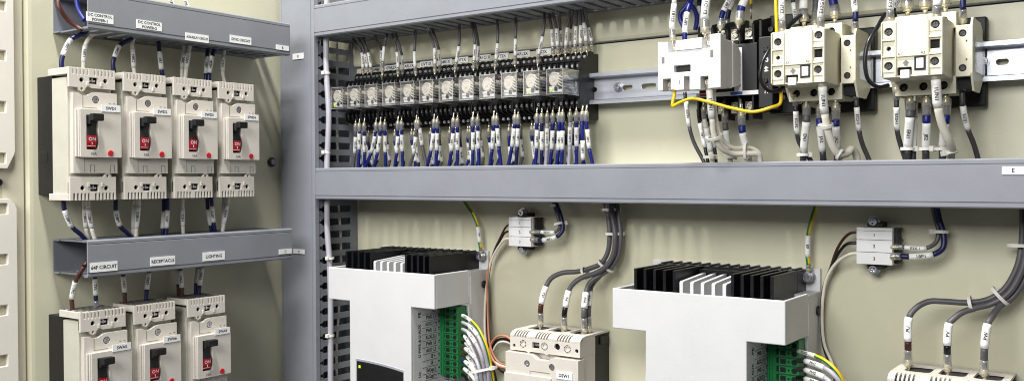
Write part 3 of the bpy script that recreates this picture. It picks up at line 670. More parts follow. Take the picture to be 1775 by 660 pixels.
# lower wires: px at the lug, px at the duct, tier (0 front 1 rear), insulation, sleeve shift, text
lo = [(617.3, 614, 0, 'gray', 0, 'E321E'), (623.7, 623, 0, 'blue', 3, '18P1'), (628.5, 628, 1, 'blue', 3, '18P1'), (632.2, 633, 0, 'blue', 0, '18P1'), (639, 642, 1, 'navy', -4, '18P1'),
      (652.6, 635, 0, 'blue', 0, '18P1'), (660.5, 650, 0, 'blue', 0, '18P1'), (655, 642, 1, 'navy', 4, '18P1'), (668, 670, 0, 'blue', -1, '18P1'),
      (684.8, 682, 1, 'blue', 0, 'E64A2'), (690.7, 686, 0, 'blue', -1, '18P1'), (697, 700, 0, 'blue', -1, '18P1'),
      (714, 716, 1, 'blue', 0, 'E64C2'), (722.5, 712, 0, 'gray', -3, 'E47A'), (726, 741, 0, 'gray', 6, 'E32F2'),
      (747, 744, 1, 'blue', -5, 'E64A3'), (753.3, 742, 0, 'blue', 0, '18P1'), (759, 757, 0, 'blue', 0, '18P1'),
      (780, 775, 1, 'gray', 0, 'E64B2'), (786.8, 780, 0, 'blue', 0, '18P1'), (794, 794, 0, 'blue', 0, '18P1'),
      (811.6, 803, 1, 'blue', 0, 'E47A3'), (820.6, 821, 0, 'blue', 0, '18P1'), (829, 832, 0, 'blue', 1, '18P1'), (815, 814, 1, 'gray', -9, 'E64B3'),
      (848, 848, 1, 'blue', 0, 'E64C3'), (856.7, 851, 0, 'blue', 0, '18P1'), (862, 870, 0, 'blue', 2, '18P1'),
      (883, 876, 1, 'blue', -5, 'E64D3'), (893, 883, 0, 'blue', 1, '18P1'), (899, 896, 0, 'navy', 1, '18P1'),
      (922, 921, 1, 'blue', 0, 'E64A4'), (931.4, 930, 0, 'blue', -1, '18P1'), (940, 940, 0, 'navy', -2, '18P1'),
      (949.4, 948, 0, 'lgray', 1, 'G110D5'), (959, 955, 0, 'blue', -3, '18P1'), (970, 967, 0, 'blue', -3, '18P1'), (976, 975, 0, 'blue', -3, '18P1'), (964, 962, 1, 'navy', -3, '18P1'),
      (989, 988, 0, 'lgray', 0, 'G110D5'), (994, 994, 1, 'navy', -6, 'G49D3'), (999.6, 1001, 0, 'blue', -1, '18P1'), (1005.5, 1006, 1, 'blue', -4, '18P1'), (1010, 1014, 0, 'blue', -14, '18P1'), (1017, 1029, 0, 'blue', -2, '18P1')]
lo += [(x, x+dx, 1, c, ds, t) for x, dx, c, ds, t in ((621, -2, 'navy', -2, '18P1'), (635, 1, 'navy', 2, 'E321E'), (649, -8, 'navy', -3, '18P1'), (671, -2, 'gray', 2, 'E321F'), (694, 1, 'navy', 1, '18P1'), (719, 3, 'navy', -3, '18P1'), (756, -2, 'navy', 1, '18P1'), (762, -3, 'gray', -2, 'E47B'), (790, -5, 'navy', 2, '18P1'), (798, -4, 'navy', -4, 'E64B1'), (825, -2, 'navy', -2, '18P1'), (832, 1, 'gray', 3, 'E47C'), (860, 1, 'navy', 0, '18P1'), (866, -8, 'navy', 4, '18P1'), (889, -6, 'navy', -2, '18P1'), (903, -5, 'gray', 2, 'E47D'), (927, -2, 'navy', -5, '18P1'), (936, 3, 'navy', 2, '18P1'), (954, -3, 'navy', 0, '18P1'), (981, -2, 'navy', -5, '18P1'))]
zt0 = bk(989, 184, 40).z
cw = {'gray': 'grey', 'lgray': 'pale grey', 'blue': 'blue', 'navy': 'dark blue'}
for i, (a, e, tier, col, ds, tx) in enumerate(lo_sort(lo)):
    d = 41 if tier == 0 else 26; zt = zt0 if tier == 0 else zt0-13
    yl = 207-(a-617)*24/372
    Xt = bk(a, yl, d).x; Xe = bk(e, 286-(e-617)*.004, 34).x
    j = random.uniform(-1, 1)
    pts = [Vector((Xt, -d, zt)), Vector((Xt, -d-1, zt-8)), Vector((Xt+j*.3, -d-1, zt-18)), Vector((Xt+(Xe-Xt)*.12, -d, zt-24+ds+j)), Vector((Xt+(Xe-Xt)*.45, -d+2, zt-45+ds+j)), Vector((Xe, -36+tier*6, 15)), Vector((Xe+(Xe-Xt)*.15, -36+tier*6, 2))]
    wire(pts, 't b i s i i', 2.2 if tier == 0 else 2.05, col, f'{cw[col]} wire with white sleeve reading {tx} below the relay row, {ords[i]} from the left', tx, 'wires below the relay row', side=random.uniform(-.4, .3))

exec_parts = True
# ------------------------------------------------------------------ black contactor with a white timer block in front (left device)
k1 = thing('black_contactor', 'black contactor behind the white relay block, screw terminals above and below', 'contactor', (600, 0, zr))
Z = lambda z: z-zr
m = MB(); m.box(0, 68, -30, 0, Z(66), Z(146)); m.box(4, 64, -56, -30, Z(80), Z(130)); m.box(2, 40, -44, -30, Z(62), Z(150)); m.obj('body', 'black', k1, bevel=.8)
for k in range(5):
    x = 1+k*14.2
    m = MB(); m.ext('x', [[(-30, Z(130)), (-52, Z(130)), (-53, Z(148)), (-50, Z(152)), (-34, Z(156)), (-28, Z(156)), (-28, Z(130))]], x, x+2.2); m.ext('x', [[(-30, Z(80)), (-54, Z(80)), (-55, Z(62)), (-50, Z(57)), (-30, Z(57))]], x, x+2.2); m.obj('terminal_barrier', 'black', k1, bevel=.5)
for k in range(4):
    x = 9.3+k*14.2
    for z in (141, 69):
        screw(k1, x, -46, Z(z), 4, 'terminal_screw', 'tin'); m = MB(); m.box(x-4.5, x+4.5, -44.5, -42.5, Z(z)-5.5, Z(z)+5.5); m.obj('terminal_plate', 'tin', k1)
m = MB(); m.box(2, 66, -58.2, -56.1, Z(80), Z(84)); m.box(42, 49.5, -58.2, -56.1, Z(84.1), Z(126)); o = m.obj('marking_plate', 'coolwhite', k1)
m = MB(); m.box(6, 22, -58.6, -58.25, Z(80.6), Z(83.4)); m.obj('red_mark', 'red', o); m = MB(); m.box(38, 50, -58.6, -58.25, Z(80.6), Z(83.4)); m.obj('blue_mark', 'bluel', o)
text_obj('42', 5, (46, -58.4, Z(120)), (1, 0, 0), (0, 0, 1), 'ink', o); text_obj('14', 5, (46, -58.4, Z(90)), (1, 0, 0), (0, 0, 1), 'ink', o)
# black overload / auxiliary unit right of it
k1b = thing('auxiliary_block', 'tall black auxiliary switch block with numbered screws, left of the first cream contactor', 'auxiliary switch', (668.5, 0, zr))
m = MB(); m.box(0, 26, -34, 0, Z(62), Z(158)); m.box(-1, 13, -62, -34, Z(66), Z(134)); m.box(13.2, 27, -50, -34, Z(80), Z(130)); m.obj('body', 'black', k1b, bevel=1)
m = MB(); m.ext('x', [[(-34, Z(134.3)), (-60, Z(134.3)), (-60, Z(150)), (-34, Z(156))]], -1, 1.5); m.ext('x', [[(-34, Z(134.3)), (-50, Z(134.3)), (-50, Z(150)), (-34, Z(156))]], 12, 14.5); m.obj('barrier', 'black', k1b, bevel=.4)
for z in (122, 92): screw(k1b, 6, -63.5, Z(z), 2.8, 'terminal_screw', 'steel')
screw(k1b, 7, -50, Z(142), 2.8, 'terminal_screw', 'steel'); screw(k1b, 20, -52, Z(76), 2.4, 'terminal_screw', 'steel')
text_obj('42', 5.4, (7, -62.3, Z(112)), (0, 0, -1), (1, 0, 0), 'inkw', k1b); text_obj('44', 5.4, (7, -62.3, Z(103)), (0, 0, -1), (1, 0, 0), 'inkw', k1b); text_obj('NC', 4.5, (7, -62.3, Z(83)), (0, 0, -1), (1, 0, 0), 'inkw', k1b)
m = MB(); m.ext('x', [rr(-61, Z(86), -50.2, Z(128), 2)], 14, 26.5); m.obj('clear_shield', 'smoke', k1b)
# white block
kw = thing('white_relay_block', 'bright white plastic relay block with a small dark window, before the black contactor', 'relay block', (585, -58, zr))
fr_ = [(0, Z(131)), (0, Z(84)), (5, Z(84)), (5, Z(95)), (13.5, Z(95)), (13.5, Z(85)), (20, Z(83.5)), (27, Z(83.5)), (27, Z(96)), (33, Z(96)), (33, Z(83)), (44, Z(83)), (44, Z(95)), (52, Z(95)), (52, Z(83.5)), (64, Z(83.5)), (64, Z(133.5)), (54, Z(133.5)), (54, Z(121)), (46, Z(121)), (46, Z(131.5)), (19, Z(130.5)), (19, Z(120)), (11, Z(120)), (11, Z(130))]
m = MB(); m.ext('y', [fr_, rr(17, Z(100.4), 34, Z(107), .5, 2)], -51, -38); m.ext('y', [rr(19.1, Z(121), 45.9, Z(128), .5, 1)], -52.2, -51.02); f = m.obj('front', 'coolwhite', kw, bevel=.7)
m = MB(); m.box(1, 63, -37.8, -20, Z(85), Z(130)); m.ext('x', [[(-20, Z(86)), (-20, Z(130)), (-8, Z(127)), (0, Z(122)), (0, Z(90)), (-6, Z(88))]], 3, 63.6); m.obj('body', 'coolwhite', kw, bevel=.7)
m = MB(); m.box(18, 33, -47, -46, Z(101.4), Z(106)); m.box(17.3, 33.7, -40, -38.2, Z(100.6), Z(106.8)); m.obj('window', 'black', kw)
m = MB(); m.box(4, 7, -51.3, -51.02, Z(110), Z(116)); m.box(54, 57, -51.3, -51.02, Z(112), Z(119)); m.obj('mark', 'inkg', kw)
text_obj('↕' if False else 'I', 5, (23, -51.2, Z(91)), (1, 0, 0), (0, 0, 1), 'ink', kw)
for x, z in ((9.4, 90), (48, 90), (15, 125), (50, 127)): screw(kw, x, -43, Z(z), 3, 'terminal_screw', 'tin')

# ------------------------------------------------------------------ two cream contactors
def contactor(org, label):
    r = thing('cream_contactor', label, 'contactor', org, group='cream contactors')
    m = MB(); m.box(-2, 66, -13, -2, Z(62), Z(141)); m.obj('mounting_base', 'black', r, bevel=1.5)
    m = MB(); m.box(1, 49, -48, -13, Z(72), Z(134)); m.obj('body', 'cream', r, bevel=.6)
    # power terminals above and below
    for t in (1, 0):
        z0, z1 = (126, 140) if t else (70.5, 85.6)
        hs = [circ(8+16*k, Z((z0+z1)/2 - (0 if t else 0)), 3.6, 18) for k in range(3)]
        m = MB(); m.ext('y', [rr(1, Z(z0), 50, Z(z1), 1, 2)]+hs, -62, -58); m.box(1, 3, -58, -30, Z(z0), Z(z1)); m.box(48, 50, -58, -30, Z(z0), Z(z1)); m.box(3, 48, -58, -30, Z(z1-1.6 if t else z1-1.6), Z(z1))
        if not t: m.box(16, 17.6, -61, -30, Z(66), Z(70.4)); m.box(32, 33.6, -61, -30, Z(66), Z(70.4))
        h = m.obj('terminal_housing', 'cream', r, bevel=.5)
        m = MB(); m.box(3.1, 47.9, -56, -48.2, Z(z0+.5), Z(z1-1.8)); m.obj('recess', 'dark', h)
        for k in range(3): screw(h, 8+16*k, -56.5, Z((z0+z1)/2), 2.6, 'terminal_screw', 'dgray')
    # coil block in front
    face = [rr(0, Z(83), 48, Z(130), 1, 2), circ(5.8, Z(121), 3.4, 16), circ(5.8, Z(92.5), 3.4, 16), circ(42, Z(124), 3.4, 16), circ(41.5, Z(94), 3.4, 16), circ(5.8, Z(107), 1.9, 12), rr(38, Z(104.5), 45.4, Z(112), .2, 1), rr(26.4, Z(88), 34.4, Z(98.6), .2, 1), rr(12.5, Z(84), 24, Z(91), 1, 2)]
    m = MB(); m.ext('y', face, -105, -101); m.box(0, 48, -101, -62.2, Z(83), Z(130)); m.obj('coil_block', 'cream', r, bevel=.5)
    m = MB(); m.ext('y', [rr(12.2, Z(99.4), 36.4, Z(131.2), .6, 2)], -106.6, -105.02); m.box(12.4, 36.2, -106.2, -105.02, Z(92.6), Z(99.2)) if False else None
    m.obj('face_plate', 'cream', r, bevel=.4)
    m = MB(); m.box(38.1, 45.3, -101.6, -101.1, Z(104.6), Z(111.9)); m.box(26.5, 34.3, -101.6, -101.1, Z(88.1), Z(98.5)); m.box(12.6, 23.9, -101.5, -101.1, Z(84.1), Z(90.9))
    for x, z in ((5.8, 121), (5.8, 92.5), (42, 124), (41.5, 94), (5.8, 107)): m.cyl('y', (x, Z(z)), 2.95 if z != 107 else 1.85, -101.5, -101.1, 14)
    m.obj('socket_dark', 'dark', r)
    m = MB(); m.box(0, 48, -101.05, -101, Z(83.1), Z(83.2)); m.bm.free()
    for x, z in ((5.8, 121), (5.8, 92.5), (42, 124), (41.5, 94)):
        screw(r, x, -103.2, Z(z), 2.5, 'terminal_screw', 'steel')
        m = MB(); m.ext('y', [rr(x-5, Z(z)-5.4, x+5, Z(z)+5.4, .4, 1), circ(x, Z(z), 3.5, 14)], -105.7, -105.02); m.obj('terminal_frame', 'cream', r, bevel=.25)
    m = MB(); m.box(27.5, 33.3, -106.2, -101.7, Z(89.1), Z(97.5)); m.obj('indicator', 'coolwhite', r, bevel=.3)
    m = MB(); m.ext('y', [rr(26.0, Z(87.6), 34.8, Z(99.0)), rr(27.0, Z(88.6), 33.8, Z(98.0))], -105.5, -105.02); m.obj('indicator_frame', 'ink', r)
    m = MB(); m.box(15.4, 22.6, -107, -101.6, Z(81.5), Z(88.5)); m.obj('slider', 'coolwhite', r, bevel=.4)
    m = MB(); m.ext('y', [[(18.2, Z(92)), (20.8, Z(92)), (20.8, Z(94)), (22.3, Z(94)), (19.5, Z(97)), (16.7, Z(94)), (18.2, Z(94))]], -105.3, -105.02); m.obj('arrow_mark', 'inkg', r)
    text_obj('A1', 3, (15, -106.75, Z(101.8)), (1, 0, 0), (0, 0, 1), 'inkg', r); text_obj('A2', 3, (33, -106.75, Z(101.8)), (1, 0, 0), (0, 0, 1), 'inkg', r)
    for x in (.2, 11.2, 36.6, 47):
        m = MB(); m.box(x, x+.8, -107.4, -105.02, Z(84), Z(129)); m.obj('rib', 'cream', r, bevel=.2)
    for x0, x1 in ((1.2, 11), (37.6, 46.8)):
        m = MB(); m.box(x0, x1, -107, -105.02, Z(113.3), Z(115)); m.box(x0, x1, -107, -105.02, Z(99.6), Z(101.2)); m.obj('rib', 'cream', r, bevel=.2)
    # auxiliary block on the right
    m = MB(); m.ext('y', [rr(50.6, Z(84), 62, Z(127), .5, 1), circ(56, Z(120), 3, 14), circ(56, Z(91), 3, 14), rr(58.5, Z(112.5), 59.6, Z(114)), rr(58.5, Z(97), 59.6, Z(98.6))], -68, -64); m.box(50.6, 62, -64, -20, Z(84), Z(127))
    m.ext('x', [[(-66, Z(133)), (-30, Z(133)), (-20, Z(128)), (-20, Z(82)), (-34, Z(72)), (-60, Z(72)), (-70, Z(86)), (-70, Z(126))]], 62.1, 64)
    a = m.obj('auxiliary_housing', 'cream', r, bevel=.4)
    m = MB(); m.cyl('y', (56, Z(120)), 2.9, -64.6, -64.1).cyl('y', (56, Z(91)), 2.9, -64.6, -64.1).box(51, 61.6, -60, -30, Z(74), Z(83.8)); m.obj('recess', 'dark', a)
    for z in (120, 91): screw(a, 56, -66.4, Z(z), 2.4, 'terminal_screw', 'steel')
    m = MB(); m.box(64.2, 65.4, -60, -16, Z(88), Z(118)); m.obj('side_shield', 'glassy', a)
    m = MB(); m.ext('x', [[(-20, Z(74)), (-52, Z(74)), (-60, Z(84)), (-20, Z(84))]], -3, -1.2); m.obj('side_fin', 'cream', r)
    return r
ka = contactor((696, 0, zr), 'cream contactor nearest the black switch block, left of the two cream contactors')
copy_thing(ka, (790.5, 0, zr), 'cream contactor at the right with the bare rail and rail screw beside it')

# ------------------------------------------------------------------ wires round the contactors
def BW(pts, segs, r, col, txt, label, **k):
    return wire([bk(a, b, e) for a, b, e in pts], segs, r, col, label, txt, **k)
BW([(1171, -25, 90), (1168.5, 8, 95), (1165, 52, 98), (1166.5, 68, 98), (1166, 84, 98)], 'i s b t', 2.5, 'wwire', 'E31B1', 'white wire with sleeve E31B1 entering the left of the white relay block', flip=True)
BW([(1203, -22, 60), (1197, 4, 68), (1191, 23, 74), (1187, 58, 80), (1187, 74, 80)], 'i i s i', 2.57, 'blue', '18P1', 'blue wire with sleeve 18P1 entering behind the white relay block', flip=True)
BW([(1201, -12, 55), (1190, 11, 58), (1180, 23, 60), (1180, 36, 62), (1186, 48, 62)], 'i i i i', 2.34, 'blue', None, 'blue wire loop, left half, above the white relay block')
BW([(1189, 14, 56), (1198, 11, 54), (1206, 22, 52), (1208, 36, 50), (1205, 52, 48)], 'i i i i', 2.34, 'blue', None, 'blue wire loop, right half, above the white relay block')
BW([(1214, -22, 40), (1211.5, 12, 44), (1208.5, 28, 46), (1206.5, 50, 46)], 'i s i', 2.34, 'navy', None, 'dark blue wire with white sleeve behind the blue loop')
BW([(1226, -25, 96), (1224.5, -2, 98), (1221.5, 34, 102), (1223, 56, 102), (1224, 74, 100)], 'i s b t', 3.48, 'wwire', 'E31D1', 'thick white wire with sleeve entering the right of the white relay block', flip=True)
BW([(1270, -25, 50), (1265, -2, 54), (1254, 20, 58), (1250, 33, 60), (1249, 48, 60), (1248, 62, 50)], 'i s i b t', 2.65, 'blue', '18P1', 'blue wire with slanting white sleeve above the black contactor', flip=True)
BW([(1278, -25, 34), (1271, 0, 36), (1264, 18, 38), (1261, 34, 40), (1260, 54, 40)], 'i s i b', 2.5, 'navy', None, 'rear dark blue wire with white sleeve above the black contactor')
BW([(1298, -25, 60), (1292, -3, 62), (1286, 12, 64), (1284, 20, 64), (1281, 40, 64), (1279, 58, 52)], 'i s blue b t', 3.48, 'wwire', None, 'white wire with blue collar above the right of the black contactor')
BW([(1301, -20, 40), (1302, 8, 40), (1302, 34, 40)], 'i t', 1.55, 'yellow', None, 'short yellow wire entering the black auxiliary block')
BW([(1344, -20, 92), (1345.5, 25, 94), (1346.5, 62, 94)], 'i i', 1.55, 'yellow', None, 'vertical yellow wire left of the first cream contactor')
BW([(1353, 148, 88), (1354, 163, 88), (1352, 180, 88), (1338, 186, 92), (1306, 194, 96), (1270, 188, 100), (1225, 176, 104), (1200, 171, 104), (1178, 178, 104), (1166, 184, 104), (1166, 178, 104), (1169, 166, 102), (1170, 150, 99)], 'i '*12, 1.55, 'yellow', None, 'bright yellow wire looping under the white relay block to the first cream contactor')
BW([(1187, 160, 40), (1189, 176, 40), (1195, 220, 38), (1203, 247, 36), (1220, 280, 34), (1226, 296, 34)], 'i s i i i', 2.03, 'dgray', 'E31B1', 'dark grey wire with white sleeve curving from under the white relay block into the duct')
BW([(1219, 168, 50), (1220, 186, 52), (1221, 206, 52), (1224, 222, 50), (1232, 262, 44), (1236, 284, 40)], 't b i s i', 2.34, 'wwire', 'EN', 'white wire with sleeve EN under the black contactor, nearer one')
BW([(1229, 172, 40), (1230, 200, 40), (1231, 218, 40), (1238, 256, 38), (1241, 284, 36)], 'b i s i', 2.18, 'dgray', 'EN', 'grey wire with sleeve EN under the black contactor, rear one')
BW([(1210, 190, 30), (1213, 214, 30), (1222, 256, 30), (1228, 284, 30)], 'i s i', 1.87, 'bwire', '18P1', 'thin black wire with white sleeve under the black contactor')
BW([(1229, 140, 98), (1230, 156, 98), (1234, 205, 94), (1239, 238, 88), (1252, 258, 78), (1270, 266, 66), (1298, 266, 56), (1314, 268, 48), (1319, 284, 42)], 'b s i i i i i i', 2.7, 'pink', '1UN1', 'thick cream wire with sleeve 1UN1 sweeping from the white relay block to the duct', sm=1.25)
BW([(1236, 140, 92), (1237, 158, 92), (1243, 214, 84), (1254, 244, 76), (1272, 256, 66), (1300, 256, 52), (1316, 265, 44), (1321, 284, 40)], 'b i i i i i i', 1.95, 'pink', None, 'second cream wire running beside the one marked 1UN1')
tie(bk(1239.5, 238, 88), bk(1252, 258, 78)-bk(1234, 205, 94), 4.4, 'nylon tie round the cream wires under the white relay block', rx=7, ang=2.2)
tie(bk(1293, 262, 58), Vector((1, 0, 0)), 4, 'nylon tie round the cream wires just above the duct', rx=8, ang=2.6)
BW([(1255, 172, 50), (1256, 196, 52), (1257, 214, 52), (1258, 226, 52), (1264, 262, 46), (1266, 284, 42)], 't b gray s i', 2.65, 'wwire', None, 'white wire with grey collar under the middle of the black contactor')
BW([(1283, 172, 56), (1285, 196, 56), (1286, 218, 56), (1287, 230, 56), (1294, 258, 50), (1300, 284, 44)], 't b blue s i', 3.13, 'wwire', None, 'white wire with blue collar under the right of the black contactor')
# first cream contactor
BW([(1354, -25, 96), (1355, -6, 98), (1355.5, 37, 100), (1356.5, 57, 98)], 'i s b', 2.5, 'wwire', 'E32F1', 'white wire with sleeve E32F1 entering the first cream contactor at its left', flip=True)
BW([(1371, -25, 30), (1375, 6, 34), (1382, 43, 36), (1386, 58, 36)], 'i s i', 2.03, 'dgray', 'E32F1', 'grey wire with slanting sleeve behind the first cream contactor', flip=True)
BW([(1404, 30, 20), (1392, 26, 56), (1382, 32, 70), (1370, 44, 84), (1362, 54, 92), (1358, 66, 98)], 'i i i i i', 2.18, 'bwire', None, 'black coil wire behind the sleeve E32F1')
BW([(1396, -25, 54), (1393.5, 2, 56), (1392.5, 17, 57), (1393, 34, 58), (1394.5, 50, 54)], 'i s b t', 3.48, 'wwire', None, 'white wire in a clear cap on the first cream contactor, second from its left')
BW([(1427, -25, 94), (1426, -5, 98), (1422.5, 32, 100), (1424, 54, 98)], 'i s b', 2.65, 'wwire', 'E32G1', 'white wire with sleeve E32G1 entering the front of the first cream contactor', flip=True)
BW([(1415, 0, 40), (1414, 20, 44), (1413, 44, 50)], 'i b', 3.31, 'gray', None, 'grey wire in a clear cap behind the sleeve E32G1')
BW([(1438, -25, 54), (1443.5, 0, 56), (1446, 11, 57), (1447.5, 28, 58), (1447.5, 44, 54)], 'i blue b t', 3.65, 'wwire', None, 'white wire with a bright blue collar on the first cream contactor')
BW([(1476, -25, 60), (1479, -8, 62), (1483, 22, 64), (1482.5, 36, 64), (1481.5, 54, 56)], 'i s i b', 2.57, 'navy', '18L', 'dark blue wire with sleeve 18L entering the side of the first cream contactor', flip=True)
BW([(1338, 78, 90), (1330, 92, 98), (1320, 114, 104), (1318.5, 138, 104), (1332, 157, 100), (1352, 156, 92), (1358, 150, 88)], 'i '*6, 1.85, 'bwire', None, 'glossy black coil wire looping at the left of the first cream contactor')
BW([(1552, 24, 24), (1534, 26, 66), (1522, 46, 84), (1505, 74, 96), (1499.5, 104, 98), (1505, 138, 96), (1522, 151, 92), (1540, 148, 84)], 'i '*7, 1.85, 'bwire', None, 'glossy black coil wire looping between the two cream contactors')
BW([(1376, 166, 60), (1379, 184, 58), (1379.5, 193, 58), (1381.5, 231, 52), (1386, 248, 46), (1404, 276, 40), (1412, 290, 38)], 'b i s i i i', 2.18, 'dgray', 'E32F2', 'dark grey wire with sleeve under the left edge of the first cream contactor')
BW([(1397, 168, 52), (1398, 182, 56), (1398, 200, 56), (1397.5, 211, 56), (1393, 262, 48), (1392, 290, 42)], 't b gray s i', 3.13, 'dgray', 'EN1', 'grey wire with thick sleeve EN1 under the first cream contactor')
BW([(1422, 170, 52), (1422, 184, 54), (1421, 206, 54), (1421.5, 219, 54), (1426, 262, 48), (1428, 290, 42)], 't b blue s i', 3.04, 'dgray', 'JA2', 'wire with blue collar and sleeve JA2 behind the cream wire, first cream contactor')
BW([(1449, 162, 56), (1449, 182, 58), (1449, 208, 58), (1449, 219, 58), (1451, 262, 50), (1451, 290, 44)], 't b blue s i', 3.04, 'dgray', 'JA2', 'wire with blue collar and sleeve JA2 right of the cream wire, first cream contactor')
BW([(1425, 130, 98), (1425.5, 150, 98), (1429.5, 196, 92), (1438, 238, 84), (1452, 266, 74), (1468, 266, 62), (1476, 258, 54), (1484, 268, 46), (1488, 288, 42)], 'b s i i i i i i', 3.3, 'pink', '1UN1', 'thick cream wire with sleeve 1UN1 from the first cream contactor, curling at the duct', sm=1.12)
tie(bk(1434, 218, 88), bk(1438, 238, 84)-bk(1429.5, 196, 92), 4.6, 'nylon tie on the cream wire of the first cream contactor', ang=2)
tie(bk(1456, 268, 72), Vector((1, 0, -.6)), 4.6, 'nylon tie on the curled end of the cream wire, first cream contactor', ang=3)
BW([(1482, 148, 50), (1484, 172, 52), (1485, 186, 52), (1489, 226, 46), (1495, 250, 42), (1506, 276, 38), (1511, 292, 38)], 'b i s i i i', 2.18, 'dgray', 'E32H1', 'dark grey wire with sleeve E32H1 right of the first cream contactor')
# second cream contactor
BW([(1543, -25, 96), (1543.5, -8, 98), (1543, 18, 100), (1543, 38, 98)], 'i s b', 2.5, 'wwire', 'E32J1', 'white wire entering the second cream contactor at its left', flip=True)
BW([(1564, -20, 30), (1556, 0, 34), (1549, 16, 40), (1551, 30, 46)], 'i s i', 2.03, 'bwire', 'E32H1', 'slanting black wire with sleeve behind the second cream contactor')
BW([(1571, -30, 50), (1572, -12, 55), (1573, 16, 57), (1574, 30, 54)], 'i b t', 4.0, 'gray', None, 'grey wire in a large clear cap on the second cream contactor, left one')
BW([(1602, -30, 50), (1603, -14, 55), (1603.5, 12, 57), (1604, 28, 54)], 'i b t', 4.0, 'gray', None, 'grey wire in a large clear cap on the second cream contactor, middle one')
BW([(1636, -30, 50), (1637, -14, 54), (1638, 8, 56), (1639, 24, 54)], 'i b t', 3.83, 'gray', None, 'grey wire in a large clear cap on the second cream contactor, right one')
BW([(1630, -25, 96), (1627, -6, 98), (1624.5, 11, 100), (1624, 34, 98)], 'i s b', 3.04, 'wwire', None, 'white wire entering the front of the second cream contactor')
BW([(1668, -30, 60), (1669, -10, 62), (1669, 2, 63), (1669, 16, 64), (1669, 38, 56)], 'i s i b', 2.57, 'navy', None, 'dark blue wire entering the side of the second cream contactor')
BW([(1553, 154, 60), (1554, 174, 58), (1554, 186, 58), (1555, 224, 52), (1559, 244, 46), (1569, 276, 40), (1572, 292, 38)], 'b i s i i i', 2.18, 'dgray', 'E32H1', 'dark grey wire with sleeve under the left edge of the second cream contactor')
BW([(1577, 156, 52), (1577.5, 172, 56), (1577.5, 192, 56), (1577, 203, 56), (1573, 258, 48), (1573, 292, 42)], 't b gray s i', 3.31, 'dgray', 'EN1', 'grey wire with thick sleeve EN1 under the second cream contactor')
BW([(1584, 176, 44), (1584, 204, 44), (1583, 256, 42), (1583, 292, 40)], 'b s i', 2.65, 'dgray', None, 'rear grey wire with plain white sleeve behind the EN1 wire, second cream contactor')
BW([(1606, 156, 52), (1606, 172, 56), (1606, 200, 56), (1606, 213, 56), (1605, 258, 48), (1605, 292, 42)], 't b blue s i', 3.13, 'dgray', 'JB2', 'wire with blue collar and sleeve JB2 under the second cream contactor')
BW([(1640, 156, 52), (1640, 172, 56), (1640, 200, 56), (1638.5, 214, 56), (1634, 256, 48), (1634, 292, 42)], 't b blue s i', 3.13, 'dgray', None, 'wire with blue collar half hidden by the cream wire, second cream contactor')
BW([(1621, 118, 98), (1622, 138, 98), (1626, 186, 94), (1633, 216, 88), (1643, 240, 80), (1650, 258, 66), (1648, 272, 50), (1646, 290, 44)], 'b s i i i i i', 3.4, 'pink', '1UN1', 'thick cream wire with sleeve 1UN1 from the second cream contactor', sm=1.12)
tie(bk(1648, 264, 62), Vector((.2, 0, -1)), 5, 'nylon tie on the cream wire of the second cream contactor', ang=1)
BW([(1666, 136, 50), (1667.5, 158, 52), (1669, 184, 52), (1678, 225, 46), (1687, 247, 42), (1695, 274, 38), (1698, 292, 38)], 'b i s i i i', 2.26, 'dgray', 'E32J1', 'dark grey wire with sleeve E32J1 right of the second cream contactor')
for a, b, t in ((1392, 268, 'EN1 wire of the first'), (1573, 258, 'EN1 wire of the second'), (1605, 258, 'JB2 wire of the second'), (1632, 258, 'half hidden wire of the right'), (1264, 272, 'grey-collared wire left of the first'), (1229, 272, 'EN wires left of the first')):
    tie(bk(a, b, 47), (0, 0, 1), 4.6, f'nylon tie near the duct on the {t} cream contactor', ang=random.uniform(1, 2.4), rx=5.2)

